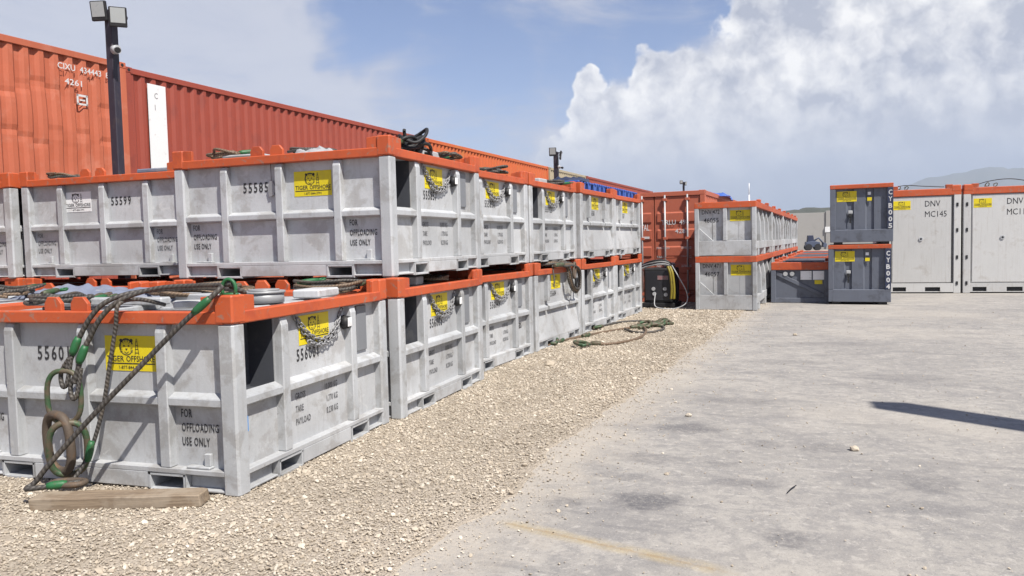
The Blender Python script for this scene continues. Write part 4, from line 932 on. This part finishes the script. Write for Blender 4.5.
# ------------------------------------------------------------------ ground
BPTS = [(-12, .6), (-4, 1.38), (-.85, 1.57), (.81, 1.70), (2.72, 1.82), (4.57, 2.02), (9, 2.5), (13.6, 2.95), (16, 3.2), (24, 4.0)]
def xb(y): return float(np.interp(y, [p[0] for p in BPTS], [p[1] for p in BPTS]))
def ragged(y): return .13*mnoise.noise(Vector((y*.9, 0, 0)))+.07*mnoise.noise(Vector((y*3.3, 5, 0)))+.03*mnoise.noise(Vector((y*11, 9, 0)))
def ground_mat(name, kind):
    m = bpy.data.materials.new(name); m.use_nodes = True; t = m.node_tree; t.nodes.clear(); b = NB(t)
    P = b.n('ShaderNodeNewGeometry').outputs['Position']; bs = b.n('ShaderNodeBsdfPrincipled'); bs.inputs['Roughness'].default_value = .9; bs.inputs['Specular IOR Level'].default_value = .25
    o = b.n('ShaderNodeOutputMaterial'); t.links.new(bs.outputs[0], o.inputs[0]); bp = b.n('ShaderNodeBump')
    if kind == 'gravel':
        c = b.mix(b.step(b.noise(P, 1.1, 5, .6), .35, .65), (.47, .405, .325), (.55, .48, .395)); c = b.mix(b.step(b.noise(P, 60, 4, .7), .42, .64), c, (.37, .31, .245))
        c = b.mix(b.step(b.vor(P, 70), .1, .5, .45, 0), c, (.52, .45, .36))
        bp.inputs['Strength'].default_value = .8; bp.inputs['Distance'].default_value = .02; b.put(bp.inputs['Height'], b.math('ADD', b.math('MULTIPLY', b.vor(P, 55), -.6), b.noise(P, 30, 4, .7)))
    elif kind == 'earth':
        c = b.mix(b.step(b.noise(P, .05, 6, .6), .35, .65), (.30, .26, .20), (.40, .35, .28)); bp.inputs['Strength'].default_value = .3
        b.put(bp.inputs['Height'], b.noise(P, 3, 5, .6))
    else:
        base = b.mix(b.step(b.noise(P, .45, 6, .6), .36, .64), (.345, .325, .30), (.425, .398, .362))
        base = b.mix(b.step(b.noise(P, 2.2, 7, .66, dist=.6), .44, .66, 0, .75), base, (.285, .27, .258))
        base = b.mix(b.step(b.noise(P, 1.3, 6, .7), .52, .70, 0, .75), base, (.48, .445, .40))
        base = b.mix(b.step(b.noise(P, 8.5, 6, .72), .46, .60, 0, .65), base, (.27, .258, .25)); base = b.mix(b.step(b.noise(P, 14, 5, .7, dist=.5), .53, .66, 0, .65), base, (.52, .485, .44))
        # long smeared marks from trowel and tyres
        mp = b.n('ShaderNodeMapping'); b.put(mp.inputs[0], P); mp.inputs['Rotation'].default_value = (0, 0, R(-24)); mp.inputs['Scale'].default_value = (.95, 2.3, 1)
        sm = b.math('ADD', b.noise(mp.outputs[0], 1.2, 7, .68, dist=.9), b.math('MULTIPLY', b.math('SUBTRACT', b.noise(P, 26, 4, .7), .5), .16))
        base = b.mix(b.step(sm, .52, .68, 0, .7), base, (.235, .225, .22)); base = b.mix(b.step(sm, .44, .28, 0, .75), base, (.46, .43, .395))
        spx = b.n('ShaderNodeSeparateXYZ'); b.put(spx.inputs[0], P)
        ed = b.math('SUBTRACT', b.math('SUBTRACT', spx.outputs[0], b.math('MULTIPLY', spx.outputs[1], .098)), 1.62)
        ed = b.math('ADD', ed, b.math('MULTIPLY', b.math('SUBTRACT', b.noise(P, 2.2, 6, .68), .5), 1.3))
        base = b.mix(b.math('MULTIPLY', b.step(ed, .75, -.05, 0, .8), b.step(b.noise(P, 40, 4, .7), .32, .6, .45, 1)), base, (.52, .46, .385))
        base = b.mix(b.step(b.noise(P, .23, 5, .6), .48, .66, 0, .5), base, (.47, .43, .375))
        # oil and damp stains with their own outline
        stn = None
        for x, y, rx, ry, s in ((2.72, 2.59, .34, .22, .8), (2.50, 1.57, .30, .17, .55), (2.62, .57, .27, .20, 1.), (3.46, .14, .16, .18, .75), (3.75, 2.13, .28, .22, .55), (3.2, 1.1, .30, .10, .5), (2.35, 1.05, .28, .08, .5), (4.35, 1.4, .25, .25, .5), (3.1, 3.9, .5, .2, .5), (2.1, .45, .14, .13, .6), (3.35, 2.2, .22, .12, .5), (3.0, 1.55, .18, .1, .45), (4.9, 5.6, .6, .3, .4), (3.6, 6.6, .7, .25, .4), (4.4, 8.5, .9, .35, .4)):
            q = b.vec('MULTIPLY', b.vec('SUBTRACT', b.vec('ADD', P, b.vec('SCALE', b.vec('SUBTRACT', b.noise(P, 5, 5, .65, True), (.5, .5, .5)), scale=.34)), (x, y, 0)), (1/rx, 1/ry, 0))
            k = b.math('MULTIPLY', b.step(b.vec('LENGTH', q), 1.15, .45), s); stn = k if stn is None else b.math('MAXIMUM', stn, k)
        base = b.mix(b.math('MULTIPLY', stn, b.step(b.noise(P, 22, 5, .7), .3, .6, .35, .95)), base, (.145, .14, .145))
        # rusty ochre streak
        q = b.vec('ADD', P, b.vec('SCALE', b.vec('SUBTRACT', b.noise(P, 4, 4, .6, True), (.5, .5, .5)), scale=.06)); sp = b.n('ShaderNodeSeparateXYZ'); b.put(sp.inputs[0], q)
        x, y = sp.outputs[0], sp.outputs[1]
        dl = b.math('ABSOLUTE', b.math('ADD', b.math('SUBTRACT', y, .56), b.math('MULTIPLY', x, .302)))
        al = b.math('MULTIPLY', b.step(x, 1.78, 1.95), b.step(x, 3.25, 3.0)); wv = b.step(b.noise(P, 7, 5, .7), .3, .62, .15, 1)
        base = b.mix(b.math('MULTIPLY', b.math('MULTIPLY', b.step(dl, .10, .015, 0, .65), al), wv), base, (.50, .40, .23))
        base = b.mix(b.math('MULTIPLY', b.math('MULTIPLY', b.step(dl, .022, .006, 0, .5), al), wv), base, (.33, .22, .11))
        # grit
        base = b.mix(b.step(b.noise(P, 75, 4, .75), .55, .72, 0, .6), base, (.58, .54, .49)); base = b.mix(b.step(b.noise(P, 110, 3, .75), .57, .7, 0, .6), base, (.17, .16, .16))
        c = base; bp.inputs['Strength'].default_value = .5; bp.inputs['Distance'].default_value = .012
        b.put(bp.inputs['Height'], b.math('ADD', b.noise(P, 42, 6, .7), b.math('MULTIPLY', b.noise(P, 4, 5, .6), 1.2)))
    c = b.vec('MULTIPLY', c, (KA*1.0, KA*1.0, KA*1.0) if kind == 'concrete' else (KA, KA, KA))
    b.put(bs.inputs['Base Color'], c); t.links.new(bp.outputs[0], bs.inputs['Normal']); return m
GM = ground_mat('gravel_bed', 'gravel'); EM = ground_mat('bare_earth', 'earth'); CM = ground_mat('rough_concrete', 'concrete')
g = MB()
for i in range(8):
    for j in range(8): x, y = -5200+1300*i, -5200+1300*j; g.quad((x, y, -.03), (x+1300, y, -.03), (x+1300, y+1300, -.03), (x, y+1300, -.03))
ob('ground', g.mesh('ground', EM), kind='structure')
ys = list(np.arange(-12, 24, .06)); g = MB()
for y in ys: x = xb(y)+ragged(y); g.v += [(x-1.2, y, -.006), (x-.3, y, -.004), (60, y, 0.0)]
for i in range(len(ys)-1):
    for k in range(2): a = i*3+k; g.f.append((a, a+1, a+4, a+3)); g.sm.append(False); g.uv.append(None)
g.quad((-6, 23.94, 0), (60, 23.94, 0), (60, 103, 0), (-6, 103, 0))
ob('concrete_yard', g.mesh('concrete_yard', CM), kind='structure')
# gravel bed: gently uneven sheet, ragged towards the concrete
g = MB(); ys = list(np.arange(-8, 17.0, .08)); nx = 70
for y in ys:
    xe = xb(y)+ragged(y)+.02
    for i in range(nx+1):
        x = -14+(xe+14)*(1-(1-i/nx)**2.2); e = min(1, (xe-x)/.35)
        g.v.append((x, y, (.004+.010*mnoise.noise(Vector((x*2.1, y*2.1, 0))) + .006*mnoise.noise(Vector((x*6, y*6, 3))))*e*(1 if i < nx else 0)-(.005 if i == nx else 0)))
for j in range(len(ys)-1):
    for i in range(nx): a = j*(nx+1)+i; g.f.append((a, a+1, a+nx+2, a+nx+1)); g.sm.append(True); g.uv.append(None)
ob('gravel_bed', g.mesh('gravel_bed', GM), kind='structure')

# loose stones: points with their own size, instanced on one stone by geometry nodes
def stones(name, pts, rad, m, label):
    me = bpy.data.meshes.new(name); me.vertices.add(len(pts)); me.vertices.foreach_set('co', np.asarray(pts, 'f').ravel())
    at = me.attributes.new('rad', 'FLOAT', 'POINT'); at.data.foreach_set('value', np.asarray(rad, 'f')); me.materials.append(m)
    o = ob(name, me, kind='stuff'); o['label'] = label; o['category'] = 'gravel'
    ng = bpy.data.node_groups.new('scatter_'+name, 'GeometryNodeTree'); ng.interface.new_socket('Geometry', in_out='INPUT', socket_type='NodeSocketGeometry'); ng.interface.new_socket('Geometry', in_out='OUTPUT', socket_type='NodeSocketGeometry')
    N = ng.nodes; gi = N.new('NodeGroupInput'); go = N.new('NodeGroupOutput'); mp = N.new('GeometryNodeMeshToPoints'); ic = N.new('GeometryNodeMeshIcoSphere'); ic.inputs['Subdivisions'].default_value = 1; ic.inputs['Radius'].default_value = 1
    sp = N.new('GeometryNodeSetPosition'); rv0 = N.new('FunctionNodeRandomValue'); rv0.data_type = 'FLOAT_VECTOR'; rv0.inputs[0].default_value = (-.22,)*3; rv0.inputs[1].default_value = (.22,)*3
    ng.links.new(ic.outputs[0], sp.inputs['Geometry']); ng.links.new(rv0.outputs[0], sp.inputs['Offset'])
    sm = N.new('GeometryNodeSetMaterial'); sm.inputs['Material'].default_value = m; ng.links.new(sp.outputs[0], sm.inputs[0])
    ip = N.new('GeometryNodeInstanceOnPoints'); ng.links.new(gi.outputs[0], mp.inputs[0]); ng.links.new(mp.outputs[0], ip.inputs['Points']); ng.links.new(sm.outputs[0], ip.inputs['Instance'])
    rr_ = N.new('FunctionNodeRandomValue'); rr_.data_type = 'FLOAT_VECTOR'; rr_.inputs[1].default_value = (.6, .6, 6.28); ng.links.new(rr_.outputs[0], ip.inputs['Rotation'])
    na = N.new('GeometryNodeInputNamedAttribute'); na.data_type = 'FLOAT'; na.inputs[0].default_value = 'rad'
    rs = N.new('FunctionNodeRandomValue'); rs.data_type = 'FLOAT_VECTOR'; rs.inputs[0].default_value = (.75, .6, .34); rs.inputs[1].default_value = (1.4, 1.15, .66); rs.inputs['Seed'].default_value = 3
    vm = N.new('ShaderNodeVectorMath'); vm.operation = 'SCALE'; ng.links.new(rs.outputs[0], vm.inputs[0]); ng.links.new(na.outputs[0], vm.inputs['Scale']); ng.links.new(vm.outputs[0], ip.inputs['Scale']); ng.links.new(ip.outputs[0], go.inputs[0])
    md = o.modifiers.new('scatter', 'NODES'); md.node_group = ng; return o
def stone_mat():
    m = bpy.data.materials.new('limestone_gravel'); m.use_nodes = True; t = m.node_tree; t.nodes.clear(); b = NB(t)
    r = b.n('ShaderNodeObjectInfo').outputs['Random']; rp = b.n('ShaderNodeValToRGB'); b.put(rp.inputs[0], r); e = rp.color_ramp.elements
    e[0].position = 0; e[0].color = (.43, .375, .315, 1); e[1].position = 1; e[1].color = (.74, .68, .60, 1)
    for p, c in ((.2, (.48, .415, .34)), (.5, (.55, .485, .405)), (.75, (.61, .545, .465)), (.9, (.67, .61, .53))): q = e.new(p); q.color = (*c, 1)
    P = b.n('ShaderNodeNewGeometry').outputs['Position']; c = b.vec('SCALE', rp.outputs[0], scale=b.step(b.noise(P, .8, 4, .6), .3, .7, .80, 1.02)); c = b.vec('MULTIPLY', c, (1.06*KA, 1.035*KA, .98*KA))
    bs = b.n('ShaderNodeBsdfPrincipled'); b.put(bs.inputs['Base Color'], c); bs.inputs['Roughness'].default_value = .9; bs.inputs['Specular IOR Level'].default_value = .2
    o = b.n('ShaderNodeOutputMaterial'); t.links.new(bs.outputs[0], o.inputs[0]); return m
SM = stone_mat()
def scatter():
    P, Q = [], []
    N_ = 640000; x = rng.uniform(-4.6, 3.6, N_); y = rng.uniform(-2.6, 16.5, N_); keep = np.ones(N_, bool)
    bx = np.interp(y, [p[0] for p in BPTS], [p[1] for p in BPTS]); rg_ = np.array([ragged(v) for v in np.arange(-3, 17, .02)]); bx = bx+np.interp(y, np.arange(-3, 17, .02), rg_)
    d = bx-x; keep &= rng.random(N_) < np.where(d > .18, 1., np.where(d > 0, .45+.55*d/.18, .42*np.exp(d/.20)))
    keep &= ~((y > .12) & (x < -.25+np.clip((y-6)*.1, 0, .8))); keep &= ~((y < .12) & (x < -4.6)); keep &= ~((y > 13.9) & (x < -.9))
    keep &= rng.random(N_) < np.clip(1.5-np.hypot(x-CAM.x, y-CAM.y)/16, .5, 1)
    x, y, d = x[keep], y[keep], d[keep]; r = np.clip(rng.lognormal(math.log(.0049), .5, len(x)), .003, .026); r = np.where(d < 0, r*.75, r)
    dist = np.hypot(x-CAM.x, y-CAM.y); r = r*np.clip(.75+dist*.04, 1, 1.45)
    z = .010+.010*np.array([mnoise.noise(Vector((a*2.1, c*2.1, 0))) for a, c in zip(x, y)])*np.clip(d/.35, 0, 1)
    z = np.where(d < 0, .002, z)+r*.15
    return np.stack([x, y, z], 1), r
P_, r_ = scatter(); stones('gravel_stones', P_, r_, SM, 'loose pale limestone gravel spread between the bins and the concrete')
# grit and crumbs on the concrete
n_ = 5200; x = rng.uniform(1.8, 9, n_); y = rng.uniform(-2, 15, n_); r = np.clip(rng.lognormal(math.log(.0034), .5, n_), .0015, .016)
stones('concrete_grit', np.stack([x, y, np.full(n_, .002)], 1), r, SM, 'small stone crumbs scattered over the concrete')
def rock(label, x, y, s, seed):
    bm = bmesh.new(); bmesh.ops.create_icosphere(bm, subdivisions=2, radius=s)
    for v in bm.verts: v.co *= 1+.35*mnoise.noise(v.co/s*1.3+Vector((seed, 0, 0))); v.co.z *= .62
    me = bpy.data.meshes.new('rock'); bm.to_mesh(me); bm.free(); me.materials.append(SM); o = ob('rock', me, None, (x, y, s*.38)); return tag(o, label, 'rock', 'loose rocks')
rock('fist sized pale rock on the gravel in front of bin 556049', .62, 5.75, .075, 1); rock('small rock on the concrete near the gravel edge', 2.67, 3.07, .03, 2); rock('small flat stone in the middle of the concrete', 4.0, 2.13, .035, 3)
rock('small stone on the gravel between the large rock and the bins', .34, 5.4, .04, 4); rock('stone at the foot of the front bin', .12, .60, .035, 5); rock('small dark stone on the far concrete', 3.9, 9.6, .035, 6)
o = ob('twig', MB().tube(spline([(3.47, .93, .006), (3.50, 1.0, .016), (3.53, 1.09, .008)]), .004, 6).mesh('twig', BLACK)); tag(o, 'thin dark twig on the concrete', 'twig')

# ------------------------------------------------------------------ far yard wall, vehicle, mast, hills
FARW = mat('far_wall_render', (.40, .385, .365), .85, 0, .08, (.3, .29, .27), .4, .3)
t = thing('yard_wall', 'long pale boundary wall at the far end of the yard', 'wall', (0, 103.5, 0), 0)
for k in range(14): ob('wall_panel', MB().box(-3.95, 3.95, 0, .3, 0, 4.75).mesh('wall_panel', FARW, .02), t, (-40+8*k, 0, 0))
for k in range(15): ob('wall_pier', MB().box(-.25, .25, -.15, .45, 0, 4.95).mesh('wall_pier', FARW, .02), t, (-44+8*k, 0, 0))
ob('white_board', MB().box(-.35, .35, -.2, -.02, 2.2, 2.9).mesh('white_board', WHITEP), t, (12.0, 0, 0))
t = thing('blue_loader', 'small dark blue loader parked far off before the boundary wall', 'vehicle', (9.75, 98, 0), .1); t.scale = (.78, .78, .8)
FB = mat('dark_blue_machine', (.09, .11, .17), .5)
ob('body', MB().prism([(-1.0, .5), (1.1, .5), (1.1, 1.25), (.3, 1.45), (-1.0, 1.3)], -.7, .7, 'y').mesh('body', FB, .05), t)
ob('cab', MB().prism([(-.75, 1.3), (.25, 1.3), (.1, 2.3), (-.65, 2.3)], -.6, .6, 'y').mesh('cab', NAVY, .04), t)
ob('boom', MB().tube([(.2, 0, 1.4), (1.0, 0, 1.9), (1.7, 0, 1.0)], .14, 8).mesh('boom', FB), t); ob('bucket', MB().prism([(1.5, .5), (2.0, .4), (2.1, 1.0), (1.6, 1.2)], -.8, .8, 'y').mesh('bucket', FB, .03), t)
for x in (-.6, .75):
    for y in (-.75, .75): ob('wheel', MB().cyl((x, y-.15, .5), .5, .3, 'y', 18).mesh('wheel', BLACK), t)
t = thing('white_mast', 'slim white mast standing far behind the basket stack', 'mast', (2.75, 58.8, 0), 0)
ob('pole', MB().cyl((0, 0, 0), .12, 5.0, 'z', 10, .05).mesh('pole', WHITEP), t); ob('drum', MB().cyl((0, 0, 3.2), .38, 1.3, 'z', 14).mesh('drum', WHITEP), t); ob('tip', MB().cyl((0, 0, 5.0), .03, .9, 'z', 6).mesh('tip', WHITEP), t)

FORE = mat('far_hill_scrub', (.045, .06, .04), .95, 0, .2, (.09, .085, .06), .6, .012, cut=(.45, .62))
MTN = mat('far_mountain_scrub', (.075, .085, .07), .95, 0, .1, (.12, .115, .09), .5, .004, cut=(.45, .65))
def ridge(name, prof, dist, depth, seed, rough, m):
    """terrain strip: prof = list of (azimuth deg, crest height m) at distance dist"""
    g = MB(); az = np.arange(prof[0][0], prof[-1][0]+.01, .25); rows = 9
    for j in range(rows):
        f_ = j/(rows-1); s_ = math.sin(f_*math.pi/2)**1.3 if f_ < .99 else 1
        for a in az:
            h = float(np.interp(a, [p[0] for p in prof], [p[1] for p in prof])); dd = dist+depth*f_
            n1 = mnoise.noise(Vector((a*.35+seed, f_*2, 0)))+.5*mnoise.noise(Vector((a*1.1+seed, f_*4, 2)))+.25*mnoise.noise(Vector((a*3.1+seed, f_*7, 4)))
            g.v.append((CAM.x+math.sin(R(a))*dd, CAM.y+math.cos(R(a))*dd, max(-2, s_*h*(1+rough*n1)) if j else -2))
    n = len(az)
    for j in range(rows-1):
        for i in range(n-1): a = j*n+i; g.f.append((a, a+1, a+n+1, a+n)); g.sm.append(True); g.uv.append(None)
    return ob(name, g.mesh(name, m), kind='structure')
ridge('far_mountain', [(-70, 92), (-40, 122), (-15, 107), (0, 145), (5, 161), (7.8, 230), (9.3, 282), (11.3, 334), (13.8, 370), (15.8, 344), (22, 398), (30, 321), (45, 398), (70, 230), (90, 92)], 4550, 560, 1, .06, MTN)
ridge('low_hill', [(-30, 14), (-10, 18), (0, 25), (4, 26), (8, 24), (20, 18), (40, 12)], 620, 90, 5, .16, FORE)
# far hillside houses, each its own block
WH = mat('far_house_wall', (.62, .60, .57), .8); 
rg = random.Random(12)

# ------------------------------------------------------------------ haze
hz = bpy.data.materials.new('haze_air'); hz.use_nodes = True; t = hz.node_tree; t.nodes.clear(); b = NB(t)
v = b.n('ShaderNodeVolumePrincipled'); v.inputs['Color'].default_value = (.74, .84, 1.0, 1); v.inputs['Density'].default_value = .00018; v.inputs['Anisotropy'].default_value = .0
o = b.n('ShaderNodeOutputMaterial'); t.links.new(v.outputs[0], o.inputs['Volume'])
ob('haze', MB().box(-5300, 5300, -5300, 5300, -4, 500).mesh('haze', hz), kind='stuff')
